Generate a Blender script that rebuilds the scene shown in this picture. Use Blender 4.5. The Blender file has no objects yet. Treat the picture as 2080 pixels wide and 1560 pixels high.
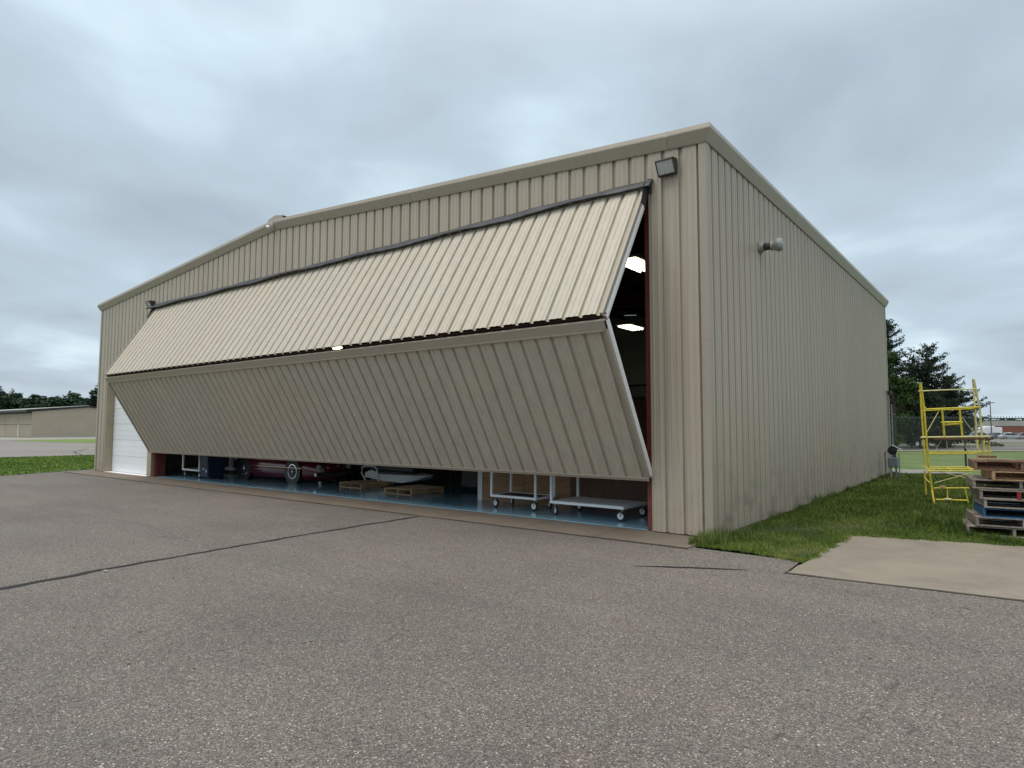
import bpy, math, random
import numpy as np
from mathutils import Vector, Matrix
random.seed(7); rng = np.random.default_rng(7)
R = math.radians
SC = bpy.context.scene; COL = SC.collection

# ------------------------------------------------------------------ camera
CAMP = Vector((3.7219, -9.7263, 1.6952)); YAW, PIT, ROL, F = -0.6651, 0.0683, 0.0022, 1306.58
fw = Vector((math.sin(YAW)*math.cos(PIT), math.cos(YAW)*math.cos(PIT), math.sin(PIT)))
rt = Vector((math.cos(YAW), -math.sin(YAW), 0)); up = rt.cross(fw)
r2 = rt*math.cos(ROL) + up*math.sin(ROL); u2 = -rt*math.sin(ROL) + up*math.cos(ROL)
cd = bpy.data.cameras.new('camera'); cam = bpy.data.objects.new('camera', cd); COL.objects.link(cam)
cam.matrix_world = Matrix(((r2.x, u2.x, -fw.x, CAMP.x), (r2.y, u2.y, -fw.y, CAMP.y), (r2.z, u2.z, -fw.z, CAMP.z), (0, 0, 0, 1)))
cd.sensor_fit = 'HORIZONTAL'; cd.sensor_width = 36; cd.lens = 36*F/2080; cd.clip_start = .05; cd.clip_end = 5000
SC.camera = cam
def D(u, v, t):                       # a surveyed point: sight line through the surveyor's station at depth t metres
    return CAMP + (fw + r2*((u-1040)/F) - u2*((v-780)/F))*t
def WP(u, t, z=0.0):
    p = D(u, 870, t); return Vector((p.x, p.y, z))

# ------------------------------------------------------------------ world, sun, exposure
SUN_EL, SUN_AZ = R(68), R(200)        # azimuth clockwise from +y
w = bpy.data.worlds.new('World'); SC.world = w; w.use_nodes = True
nt = w.node_tree; nt.nodes.clear()
def N(nt, t, **k):
    n = nt.nodes.new(t)
    for a, b in k.items():
        if a.startswith('i_'): n.inputs[a[2:].replace('_', ' ')].default_value = b
        else: setattr(n, a, b)
    return n
L_ = lambda nt, a, b: nt.links.new(a, b)
def ramp(nt, fac, stops, interp='LINEAR'):
    n = N(nt, 'ShaderNodeValToRGB'); n.color_ramp.interpolation = interp
    e = n.color_ramp.elements
    while len(e) < len(stops): e.new(0.5)
    for i, (p, c) in enumerate(stops):
        e[i].position = p; e[i].color = (*c, 1) if len(c) == 3 else c
    if fac is not None: L_(nt, fac, n.inputs[0])
    return n
def math_(nt, op, a, b=None, c=None):
    n = N(nt, 'ShaderNodeMath', operation=op)
    for i, x in enumerate((a, b, c)):
        if x is None: continue
        if isinstance(x, (int, float)): n.inputs[i].default_value = x
        else: L_(nt, x, n.inputs[i])
    return n.outputs[0]
def mixc(nt, fac, a, b, mode='MIX'):
    n = N(nt, 'ShaderNodeMix', data_type='RGBA', blend_type=mode)
    for i, x in ((0, fac), (6, a), (7, b)):
        if isinstance(x, (int, float)): n.inputs[i].default_value = x
        elif isinstance(x, tuple): n.inputs[i].default_value = (*x, 1)
        else: L_(nt, x, n.inputs[i])
    return n.outputs[2]
sky = N(nt, 'ShaderNodeTexSky', sky_type='NISHITA', sun_disc=False, sun_elevation=SUN_EL, sun_rotation=SUN_AZ)
tc = N(nt, 'ShaderNodeTexCoord'); sep = N(nt, 'ShaderNodeSeparateXYZ'); L_(nt, tc.outputs['Generated'], sep.inputs[0])
zc = math_(nt, 'MAXIMUM', sep.outputs[2], 0.0); den = math_(nt, 'ADD', zc, 0.21)
cmb = N(nt, 'ShaderNodeCombineXYZ'); L_(nt, math_(nt, 'DIVIDE', sep.outputs[0], den), cmb.inputs[0]); L_(nt, math_(nt, 'DIVIDE', sep.outputs[1], den), cmb.inputs[1])
rot = N(nt, 'ShaderNodeMapping'); rot.inputs['Rotation'].default_value = (0, 0, R(38)); rot.inputs['Location'].default_value = (3.1, 1.7, 0); rot.inputs['Scale'].default_value = (1.25, 1.1, 1)
L_(nt, cmb.outputs[0], rot.inputs[0])
n1 = N(nt, 'ShaderNodeTexNoise', i_Scale=1.35, i_Detail=6.0, i_Roughness=0.47, i_Distortion=0.25); L_(nt, rot.outputs[0], n1.inputs['Vector'])
n2 = N(nt, 'ShaderNodeTexNoise', i_Scale=0.42, i_Detail=3.0, i_Roughness=0.45); L_(nt, rot.outputs[0], n2.inputs['Vector'])
cl = math_(nt, 'ADD', math_(nt, 'MULTIPLY', n1.outputs[0], 0.62), math_(nt, 'MULTIPLY', n2.outputs[0], 0.38))
cr = ramp(nt, cl, [(0.37, (0.355, 0.42, 0.485)), (0.44, (0.405, 0.485, 0.555)), (0.505, (0.445, 0.54, 0.615)), (0.565, (0.53, 0.655, 0.73)), (0.64, (0.66, 0.78, 0.83))])
# the overcast layer is thinner overhead, as overcast skies are: a smooth rise towards the zenith
zb = N(nt, 'ShaderNodeMapRange', interpolation_type='SMOOTHSTEP'); L_(nt, zc, zb.inputs[0])
zb.inputs[1].default_value = 0.35; zb.inputs[2].default_value = 1.0; zb.inputs[3].default_value = 1.0; zb.inputs[4].default_value = 1.65
zw = N(nt, 'ShaderNodeMapRange', interpolation_type='SMOOTHSTEP'); L_(nt, zc, zw.inputs[0]); zw.inputs[1].default_value = 0.45; zw.inputs[2].default_value = 0.95; zw.inputs[4].default_value = 0.85
crn = mixc(nt, zw.outputs[0], cr.outputs[0], (0.60, 0.60, 0.585))
cbr = N(nt, 'ShaderNodeVectorMath', operation='SCALE'); L_(nt, crn, cbr.inputs[0]); L_(nt, zb.outputs[0], cbr.inputs['Scale'])
WS = 0.1
sc10 = N(nt, 'ShaderNodeVectorMath', operation='SCALE'); L_(nt, cbr.outputs[0], sc10.inputs[0]); sc10.inputs['Scale'].default_value = 0.90/WS
mx = mixc(nt, 0.05, sc10.outputs[0], sky.outputs[0])
bg = N(nt, 'ShaderNodeBackground', i_Strength=WS); L_(nt, mx, bg.inputs[0])
wo = N(nt, 'ShaderNodeOutputWorld'); L_(nt, bg.outputs[0], wo.inputs[0])
sd = bpy.data.lights.new('sun', 'SUN'); sd.energy = 1.5; sd.angle = R(40); sd.color = (1.0, 0.94, 0.86)
so = bpy.data.objects.new('sun', sd); COL.objects.link(so)
sdir = Vector((math.sin(SUN_AZ)*math.cos(SUN_EL), math.cos(SUN_AZ)*math.cos(SUN_EL), math.sin(SUN_EL)))
so.rotation_euler = sdir.to_track_quat('Z', 'Y').to_euler(); so.location = (0, -20, 30)
SC.view_settings.view_transform = 'Standard'; SC.view_settings.look = 'None'; SC.view_settings.gamma = 1
SC.view_settings.exposure = 0.47; SC.view_settings.use_curve_mapping = False
SC.render.engine = 'CYCLES'

# ------------------------------------------------------------------ materials
def newmat(name):
    m = bpy.data.materials.new(name); m.use_nodes = True; t = m.node_tree
    return m, t, t.nodes['Principled BSDF']
def coords(t, scale=(1, 1, 1), world=False):
    c = N(t, 'ShaderNodeTexCoord'); mp = N(t, 'ShaderNodeMapping'); mp.inputs['Scale'].default_value = scale
    if world:
        g = N(t, 'ShaderNodeNewGeometry'); L_(t, g.outputs['Position'], mp.inputs[0])
    else:
        o = N(t, 'ShaderNodeObjectInfo'); a = N(t, 'ShaderNodeVectorMath', operation='ADD')
        s = N(t, 'ShaderNodeVectorMath', operation='SCALE'); s.inputs[0].default_value = (37, 19, 11); L_(t, o.outputs['Random'], s.inputs['Scale'])
        L_(t, c.outputs['Object'], a.inputs[0]); L_(t, s.outputs[0], a.inputs[1]); L_(t, a.outputs[0], mp.inputs[0])
    return mp.outputs[0]
def noise(t, vec, scale, detail=4.0, rough=0.55, dist=0.0):
    n = N(t, 'ShaderNodeTexNoise', i_Scale=scale, i_Detail=detail, i_Roughness=rough, i_Distortion=dist); L_(t, vec, n.inputs['Vector']); return n.outputs[0]
def bump(t, bs, h, strength, dist):
    b = N(t, 'ShaderNodeBump'); b.inputs['Strength'].default_value = strength; b.inputs['Distance'].default_value = dist
    L_(t, h, b.inputs['Height']); L_(t, b.outputs[0], bs.inputs['Normal']); return b
def simple(name, col, rough=0.6, metal=0.0, var=0.12, scale=6.0, bmp=0.0, bscale=80.0, stretch=(1, 1, 1), spec=0.5, jitter=0.08):
    m, t, bs = newmat(name)
    v = coords(t, stretch)
    f = noise(t, v, scale, 5.0)
    lo = tuple(c*(1-var) for c in col); hi = tuple(min(1, c*(1+var)) for c in col)
    r = ramp(t, f, [(0.3, lo), (0.7, hi)])
    o = N(t, 'ShaderNodeObjectInfo'); s = math_(t, 'ADD', math_(t, 'MULTIPLY', o.outputs['Random'], jitter*2), 1-jitter)
    k = N(t, 'ShaderNodeVectorMath', operation='SCALE'); L_(t, r.outputs[0], k.inputs[0]); L_(t, s, k.inputs['Scale'])
    L_(t, k.outputs[0], bs.inputs['Base Color'])
    bs.inputs['Roughness'].default_value = rough; bs.inputs['Metallic'].default_value = metal; bs.inputs['Specular IOR Level'].default_value = spec
    if bmp: bump(t, bs, noise(t, v, bscale, 3.0), bmp, 0.01)
    return m
def tan_metal(name, col, rough, emboss, streak=0.075, dirt=0.4):
    m, t, bs = newmat(name)
    g = N(t, 'ShaderNodeNewGeometry'); o = N(t, 'ShaderNodeObjectInfo')
    def wm(s):
        mp = N(t, 'ShaderNodeMapping'); mp.inputs['Scale'].default_value = s; L_(t, g.outputs['Position'], mp.inputs[0]); return mp.outputs[0]
    st = noise(t, wm((9, 9, .25)), 1.0, 5.0, 0.6)
    big = noise(t, wm((.35, .35, .5)), 1.0, 3.0)
    c0 = tuple(c*(1-streak) for c in col); c1 = tuple(c*(1+streak*.8) for c in col)
    r = ramp(t, st, [(0.3, c0), (0.68, c1)])
    tint = ramp(t, big, [(0.35, (1.012, 0.994, 0.985)), (0.65, (0.99, 1.004, 1.0))])
    c = mixc(t, 1.0, r.outputs[0], tint.outputs[0], 'MULTIPLY')
    sp = N(t, 'ShaderNodeSeparateXYZ'); L_(t, g.outputs['Position'], sp.inputs[0])
    zz = N(t, 'ShaderNodeMapRange'); L_(t, sp.outputs[2], zz.inputs[0]); zz.inputs[1].default_value = 0.0; zz.inputs[2].default_value = 1.6; zz.inputs[3].default_value = 1.0; zz.inputs[4].default_value = 0.0
    dn = noise(t, wm((1.3, 1.3, 2.0)), 1.6, 6.0, 0.7)
    df = math_(t, 'MULTIPLY', math_(t, 'MULTIPLY', zz.outputs[0], dirt), math_(t, 'GREATER_THAN', dn, 0.0))
    dm = N(t, 'ShaderNodeMapRange'); L_(t, dn, dm.inputs[0]); dm.inputs[1].default_value = 0.48; dm.inputs[2].default_value = 0.7
    snn = N(t, 'ShaderNodeSeparateXYZ'); L_(t, g.outputs['True Normal'], snn.inputs[0])
    sidef = math_(t, 'ADD', math_(t, 'MULTIPLY', math_(t, 'GREATER_THAN', math_(t, 'ABSOLUTE', snn.outputs[0]), 0.5), 1.4), 0.4)
    df = math_(t, 'MINIMUM', math_(t, 'MULTIPLY', math_(t, 'MULTIPLY', df, dm.outputs[0]), sidef), 0.75)
    c = mixc(t, df, c, (0.11, 0.085, 0.065))
    fs = noise(t, wm((30, 30, 30)), 3.0, 2.0)
    s = math_(t, 'ADD', math_(t, 'MULTIPLY', o.outputs['Random'], 0.05), 0.975)
    k = N(t, 'ShaderNodeVectorMath', operation='SCALE'); L_(t, c, k.inputs[0]); L_(t, s, k.inputs['Scale'])
    L_(t, k.outputs[0], bs.inputs['Base Color'])
    rr = N(t, 'ShaderNodeMapRange'); L_(t, st, rr.inputs[0]); rr.inputs[3].default_value = rough-.08; rr.inputs[4].default_value = rough+.12
    L_(t, rr.outputs[0], bs.inputs['Roughness'])
    h = math_(t, 'ADD', math_(t, 'MULTIPLY', noise(t, wm((1, 1, 1)), 130.0, 2.0), emboss), math_(t, 'MULTIPLY', noise(t, wm((1.2, 1.2, .5)), 1.5, 2.0), 2.4))
    bump(t, bs, h, 0.6, 0.012)
    return m
M = {}
M['tan'] = tan_metal('painted_steel', (0.408, 0.352, 0.276), 0.34, 0.10)
M['tan_side'] = M['tan']
M['tan_door'] = tan_metal('embossed_painted_steel', (0.490, 0.438, 0.358), 0.5, 0.55, streak=0.09, dirt=0.0)
M['trim'] = tan_metal('painted_trim', (0.350, 0.306, 0.245), 0.38, 0.04, streak=0.05, dirt=0.2)
M['tan_dark'] = simple('weathered_jamb_paint', (0.36, 0.31, 0.21), 0.55, var=0.08, scale=3)
M['white_steel'] = simple('white_painted_frame', (0.82, 0.80, 0.80), 0.45, var=0.06, scale=20)
M['red_steel'] = simple('red_primer_steel', (0.15, 0.03, 0.022), 0.6, var=0.25, scale=9)
M['leaf_frame'] = simple('dark_frame_steel', (0.035, 0.014, 0.012), 0.7)
M['rubber'] = simple('dark_rubber', (0.035, 0.038, 0.045), 0.55, var=0.25, scale=4)
M['seam_dark'] = simple('dark_gap_filler', (0.02, 0.018, 0.017), 0.9)
M['white_door'] = simple('white_sectional_door', (0.80, 0.81, 0.84), 0.4, var=0.02, scale=3, bmp=0.25, bscale=160)
M['black'] = simple('black_plastic', (0.018, 0.018, 0.02), 0.45)
M['bronze'] = simple('bronze_housing', (0.045, 0.04, 0.036), 0.5)
M['liner'] = simple('interior_liner', (0.5, 0.52, 0.46), 0.7, var=0.1, scale=1)
M['insul'] = simple('roof_insulation', (0.055, 0.055, 0.05), 0.8, var=0.2, scale=1)
M['ply'] = simple('plywood', (0.30, 0.165, 0.075), 0.6, var=0.3, scale=3, stretch=(1, 1, 9))
M['ply_dark'] = simple('dark_brown_board', (0.10, 0.048, 0.028), 0.6, var=0.25, scale=3, stretch=(5, 1, 1))  # darker brown than the plywood boards
M['galv'] = simple('galvanised_metal', (0.33, 0.325, 0.31), 0.55, metal=0.3, var=0.3, scale=14)
M['grey_metal'] = simple('grey_meter_paint', (0.14, 0.155, 0.165), 0.5, var=0.15, scale=12)
M['chrome'] = simple('chrome', (0.75, 0.75, 0.77), 0.12, metal=1.0, var=0.03)
M['yellow'] = simple('yellow_tube_paint', (0.70, 0.56, 0.05), 0.42, var=0.22, scale=11, jitter=0.12)
M['yellow_faded'] = simple('faded_yellow_paint', (0.62, 0.55, 0.26), 0.5, var=0.2, scale=11)
M['plank'] = simple('scaffold_plank', (0.10, 0.05, 0.02), 0.8, var=0.3, scale=6)
M['fence'] = simple('fence_wire', (0.10, 0.115, 0.11), 0.5, var=0.15)
M['fence_post'] = simple('fence_post_paint', (0.018, 0.027, 0.033), 0.45, var=0.15)
M['brick_far'] = simple('red_brick', (0.24, 0.075, 0.05), 0.85, var=0.15, scale=2)
M['concrete_far'] = simple('pale_precast', (0.42, 0.41, 0.37), 0.85, var=0.08, scale=1)
M['white_paint'] = simple('white_vehicle_paint', (0.82, 0.83, 0.84), 0.35, var=0.03)
M['glass'] = simple('dark_window_glass', (0.02, 0.025, 0.03), 0.08, var=0.1)
M['tyre'] = simple('tyre_rubber', (0.02, 0.02, 0.02), 0.75)
M['bin'] = simple('navy_plastic', (0.01, 0.018, 0.045), 0.45)
M['hangar_far'] = simple('taupe_siding', (0.40, 0.335, 0.26), 0.6, var=0.05, scale=.6)
M['hangar_door'] = simple('taupe_door_sheet', (0.37, 0.315, 0.24), 0.6, var=0.06, scale=.6)
M['roof_white'] = simple('pale_roof_sheet', (0.6, 0.6, 0.56), 0.5, var=0.05)
M['lens'] = simple('prismatic_lens', (0.45, 0.47, 0.46), 0.18, var=0.15, scale=14, bmp=0.5, bscale=60)
def wood(name, c):
    return simple(name, c, 0.8, var=0.38, scale=4, stretch=(1, 8, 8), bmp=0.4, bscale=30, jitter=0.28)
M['wood_grey'] = wood('weathered_grey_wood', (0.26, 0.22, 0.185)); M['wood_brown'] = wood('brown_wood', (0.19, 0.11, 0.075))
M['wood_new'] = wood('fresh_pine_wood', (0.46, 0.30, 0.16)); M['wood_blue'] = wood('blue_painted_wood', (0.025, 0.12, 0.25))
M['wood_rust'] = wood('red_brown_wood', (0.20, 0.085, 0.055))
M['wood_red'] = simple('red_painted_block', (0.18, 0.015, 0.015), 0.7)
def carpaint(name, c, rough=0.2):
    m = simple(name, c, rough, var=0.03); b = m.node_tree.nodes['Principled BSDF']; b.inputs['Coat Weight'].default_value = 0.8; b.inputs['Coat Roughness'].default_value = 0.06; return m
M['car_red'] = carpaint('maroon_car_paint', (0.13, 0.006, 0.016)); M['car_black'] = carpaint('black_car_paint', (0.012, 0.012, 0.014))
M['car_silver'] = carpaint('silver_car_paint', (0.34, 0.36, 0.38), 0.3); M['car_grey'] = carpaint('dark_grey_car_paint', (0.06, 0.065, 0.085))
def emis(name, c, s):
    m, t, bs = newmat(name); bs.inputs['Base Color'].default_value = (*c, 1); bs.inputs['Emission Color'].default_value = (*c, 1); bs.inputs['Emission Strength'].default_value = s; return m
M['tube_light'] = emis('fluorescent_tube', (1.0, 0.98, 0.66), 3.2)

def asphalt(name='asphalt', lo=0.082, hi=0.205):
    m, t, bs = newmat(name); v = coords(t, world=True)
    vo = N(t, 'ShaderNodeTexVoronoi', i_Scale=130.0); L_(t, v, vo.inputs['Vector'])
    sp = N(t, 'ShaderNodeSeparateColor'); L_(t, vo.outputs['Color'], sp.inputs[0])
    cell = ramp(t, sp.outputs[0], [(0.0, (lo*.8, lo*.76, lo*.73)), (0.55, (0.154, 0.130, 0.114)), (0.85, (hi, hi*.94, hi*.88)), (1.0, (hi*1.35, hi*1.27, hi*1.2))])
    vo2 = N(t, 'ShaderNodeTexVoronoi', i_Scale=62.0); L_(t, v, vo2.inputs['Vector'])
    s2 = N(t, 'ShaderNodeSeparateColor'); L_(t, vo2.outputs['Color'], s2.inputs[0])
    mid = ramp(t, s2.outputs[1], [(0.0, (0.80, 0.80, 0.80)), (1.0, (1.2, 1.2, 1.2))])
    c = mixc(t, 1.0, cell.outputs[0], mid.outputs[0], 'MULTIPLY')
    # pale stones worn clean
    spk = math_(t, 'MULTIPLY', math_(t, 'GREATER_THAN', s2.outputs[0], 0.93), math_(t, 'LESS_THAN', vo2.outputs['Distance'], 0.009))
    spk = math_(t, 'MULTIPLY', math_(t, 'GREATER_THAN', s2.outputs[0], 0.980), math_(t, 'LESS_THAN', vo2.outputs['Distance'], 0.24))
    c = mixc(t, spk, c, (0.56, 0.53, 0.49))
    fine = math_(t, 'GREATER_THAN', sp.outputs[1], 0.986); c = mixc(t, fine, c, (0.55, 0.52, 0.48))
    a = noise(t, v, 0.22, 5.0, 0.6); b = noise(t, v, 1.3, 4.0, 0.6)
    pa = ramp(t, a, [(0.33, (0.86, 0.84, 0.83)), (0.5, (1.0, 0.985, 0.97)), (0.68, (1.12, 1.10, 1.05))])
    pb = ramp(t, b, [(0.3, (1.025, 0.98, 0.97)), (0.7, (0.975, 1.0, 0.975))])
    c = mixc(t, 1.0, c, pa.outputs[0], 'MULTIPLY'); c = mixc(t, 1.0, c, pb.outputs[0], 'MULTIPLY')
    st = ramp(t, noise(t, coords(t, (0.5, 3, 1), True), 0.5, 4.0, 0.65), [(0.36, (0.92, 0.92, 0.92)), (0.6, (1.04, 1.03, 1.02))])
    c = mixc(t, 1.0, c, st.outputs[0], 'MULTIPLY')
    sn = noise(t, v, 0.8, 6.0, 0.7, 1.5)
    sm_ = ramp(t, sn, [(0.66, (1, 1, 1)), (0.71, (0.94, 0.935, 0.93)), (0.80, (0.86, 0.85, 0.84))])
    c = mixc(t, 1.0, c, sm_.outputs[0], 'MULTIPLY')
    mu = N(t, 'ShaderNodeTexVoronoi', feature='DISTANCE_TO_EDGE', i_Scale=0.42); dv = N(t, 'ShaderNodeVectorMath', operation='ADD'); nz = N(t, 'ShaderNodeTexNoise', i_Scale=1.6, i_Detail=5.0); L_(t, v, nz.inputs['Vector'])
    sc_ = N(t, 'ShaderNodeVectorMath', operation='SCALE'); L_(t, nz.outputs['Color'], sc_.inputs[0]); sc_.inputs['Scale'].default_value = 0.9; L_(t, v, dv.inputs[0]); L_(t, sc_.outputs[0], dv.inputs[1]); L_(t, dv.outputs[0], mu.inputs['Vector'])
    ck = math_(t, 'MULTIPLY', math_(t, 'LESS_THAN', mu.outputs['Distance'], 0.0022), math_(t, 'GREATER_THAN', noise(t, v, 0.5, 2.0), 0.53))
    c = mixc(t, math_(t, 'MULTIPLY', ck, 0.5), c, (0.045, 0.04, 0.037))
    L_(t, c, bs.inputs['Base Color']); bs.inputs['Roughness'].default_value = 0.8; bs.inputs['Specular IOR Level'].default_value = 0.35
    h = math_(t, 'ADD', math_(t, 'MULTIPLY', sp.outputs[2], 0.6), math_(t, 'MULTIPLY', noise(t, v, 60.0, 4.0), 0.8))
    bump(t, bs, h, 0.7, 0.006)
    return m
M['asphalt'] = asphalt()
def concrete(name, c, stain):
    m, t, bs = newmat(name); v = coords(t, world=True)
    f = noise(t, v, 1.1, 7.0, 0.65, .3); g = noise(t, v, 60.0, 3.0)
    r = ramp(t, f, [(0.3, tuple(x*.78 for x in c)), (0.5, c), (0.68, tuple(x*1.14 for x in c))])
    r2_ = ramp(t, g, [(0.3, (0.86, 0.86, 0.86)), (0.7, (1.1, 1.1, 1.1))])
    cc = mixc(t, 1.0, r.outputs[0], r2_.outputs[0], 'MULTIPLY')
    s = ramp(t, noise(t, v, 2.7, 5.0, 0.7), [(0.58, (0, 0, 0)), (0.72, (1, 1, 1))])
    cc = mixc(t, math_(t, 'MULTIPLY', s.outputs[0], 0.4), cc, stain)
    L_(t, cc, bs.inputs['Base Color']); bs.inputs['Roughness'].default_value = 0.85
    bump(t, bs, math_(t, 'ADD', g, f), 0.4, 0.006); return m
M['apron'] = concrete('apron_concrete', (0.175, 0.14, 0.105), (0.10, 0.07, 0.045))
M['pad'] = concrete('pad_concrete', (0.235, 0.203, 0.157), (0.15, 0.12, 0.09))
M['pale_path'] = concrete('pale_paving', (0.28, 0.265, 0.23), (0.2, 0.19, 0.17))
M['far_road'] = simple('worn_road', (0.20, 0.19, 0.175), 0.85, var=0.12, scale=.4)
M['far_asphalt'] = simple('taxiway_asphalt', (0.20, 0.18, 0.162), 0.85, var=0.10, scale=.08)
M['gravel'] = simple('gravel_strip_stone', (0.27, 0.25, 0.23), 0.9, var=0.4, scale=26, bmp=1.0, bscale=40)
M['sealant'] = simple('crack_sealant', (0.012, 0.011, 0.011), 0.85, var=0.3, scale=9)
def floor_mat():
    m, t, bs = newmat('blue_epoxy'); v = coords(t, world=True)
    r = ramp(t, noise(t, v, 0.9, 4.0), [(0.3, (0.21, 0.385, 0.49)), (0.7, (0.27, 0.47, 0.585))])
    L_(t, r.outputs[0], bs.inputs['Base Color']); bs.inputs['Roughness'].default_value = 0.22; bs.inputs['Coat Weight'].default_value = 0.5; bs.inputs['Coat Roughness'].default_value = 0.08
    bump(t, bs, noise(t, v, 5.0, 2.0), 0.08, 0.01); return m
M['epoxy'] = floor_mat()
def grass_mat(name, a, b, c, sc, world=True, rough=0.7, blade=False):
    m, t, bs = newmat(name); v = coords(t, world=True)
    f = noise(t, v, sc, 6.0, 0.62); g = noise(t, v, sc*14, 3.0, 0.6)
    x = math_(t, 'ADD', math_(t, 'MULTIPLY', f, 0.65), math_(t, 'MULTIPLY', g, 0.35))
    r = ramp(t, x, [(0.38, a), (0.5, b), (0.62, c)])
    L_(t, r.outputs[0], bs.inputs['Base Color']); bs.inputs['Roughness'].default_value = rough; bs.inputs['Specular IOR Level'].default_value = 0.25
    if not blade: bump(t, bs, noise(t, v, 45.0, 5.0, 0.7), 1.0, 0.03)
    else:
        bs.inputs['Subsurface Weight'].default_value = 0.0
    return m
M['grass_near'] = grass_mat('verge_turf', (0.028, 0.038, 0.014), (0.045, 0.065, 0.018), (0.085, 0.095, 0.035), 1.2)
M['blade'] = grass_mat('grass_blades', (0.052, 0.092, 0.012), (0.115, 0.172, 0.021), (0.235, 0.26, 0.065), 1.1, rough=0.6, blade=True)
M['blade_dark'] = grass_mat('long_grass_blades', (0.034, 0.066, 0.010), (0.078, 0.125, 0.018), (0.18, 0.20, 0.06), 1.6, rough=0.6, blade=True)
M['grass_far'] = grass_mat('mown_field', (0.09, 0.14, 0.035), (0.135, 0.19, 0.055), (0.19, 0.235, 0.09), 0.35)
M['grass_left'] = grass_mat('lawn', (0.085, 0.155, 0.022), (0.125, 0.205, 0.03), (0.20, 0.265, 0.06), 0.5)
def leaf_mat(name, a, b):
    m, t, bs = newmat(name); v = coords(t, world=True)
    r = ramp(t, noise(t, v, 1.3, 5.0, 0.7), [(0.35, a), (0.65, b)]); L_(t, r.outputs[0], bs.inputs['Base Color']); bs.inputs['Roughness'].default_value = 0.75
    bs.inputs['Specular IOR Level'].default_value = 0.2; return m
M['needle'] = leaf_mat('pine_needles', (0.012, 0.02, 0.011), (0.032, 0.05, 0.026))
M['leaf'] = leaf_mat('broad_leaves', (0.018, 0.038, 0.009), (0.045, 0.085, 0.018))
M['far_leaf'] = leaf_mat('hazy_foliage', (0.035, 0.065, 0.042), (0.065, 0.105, 0.065))  # paler, bluer green: distance haze put into the leaf colour
M['bark'] = simple('bark', (0.06, 0.048, 0.04), 0.9, var=0.3, scale=8)

# ------------------------------------------------------------------ builders
def link(name, verts, faces, mat, parent=None, smooth=False, mats=None, fm=None):
    me = bpy.data.meshes.new(name); me.from_pydata([tuple(v) for v in verts], [], faces)
    for x in (mats or [mat]): me.materials.append(x)
    if fm: me.polygons.foreach_set('material_index', fm)
    if smooth: me.polygons.foreach_set('use_smooth', [True]*len(me.polygons))
    me.update(); o = bpy.data.objects.new(name, me); COL.objects.link(o)
    if parent: o.parent = parent
    return o
def link_np(name, V, Fa, mat, parent=None, fmi=None, mats=None):
    me = bpy.data.meshes.new(name); n = Fa.shape[1]
    me.vertices.add(len(V)); me.vertices.foreach_set('co', V.astype(np.float32).ravel())
    me.loops.add(Fa.size); me.loops.foreach_set('vertex_index', Fa.astype(np.int32).ravel())
    me.polygons.add(len(Fa)); me.polygons.foreach_set('loop_start', np.arange(0, Fa.size, n, dtype=np.int32)); me.polygons.foreach_set('loop_total', np.full(len(Fa), n, dtype=np.int32))
    for x in (mats or [mat]): me.materials.append(x)
    if fmi is not None: me.polygons.foreach_set('material_index', fmi.astype(np.int32))
    me.update(calc_edges=True); me.validate()
    o = bpy.data.objects.new(name, me); COL.objects.link(o)
    if parent: o.parent = parent
    return o
def tag(o, label=None, cat=None, group=None, kind=None):
    if label: o['label'] = label
    if cat: o['category'] = cat
    if group: o['group'] = group
    if kind: o['kind'] = kind
    return o
def thing(name, label, cat, loc=(0, 0, 0), rz=0, group=None):
    o = bpy.data.objects.new(name, None); COL.objects.link(o); o.location = loc; o.rotation_euler = (0, 0, rz); o.empty_display_size = .2
    return tag(o, label, cat, group)
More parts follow.
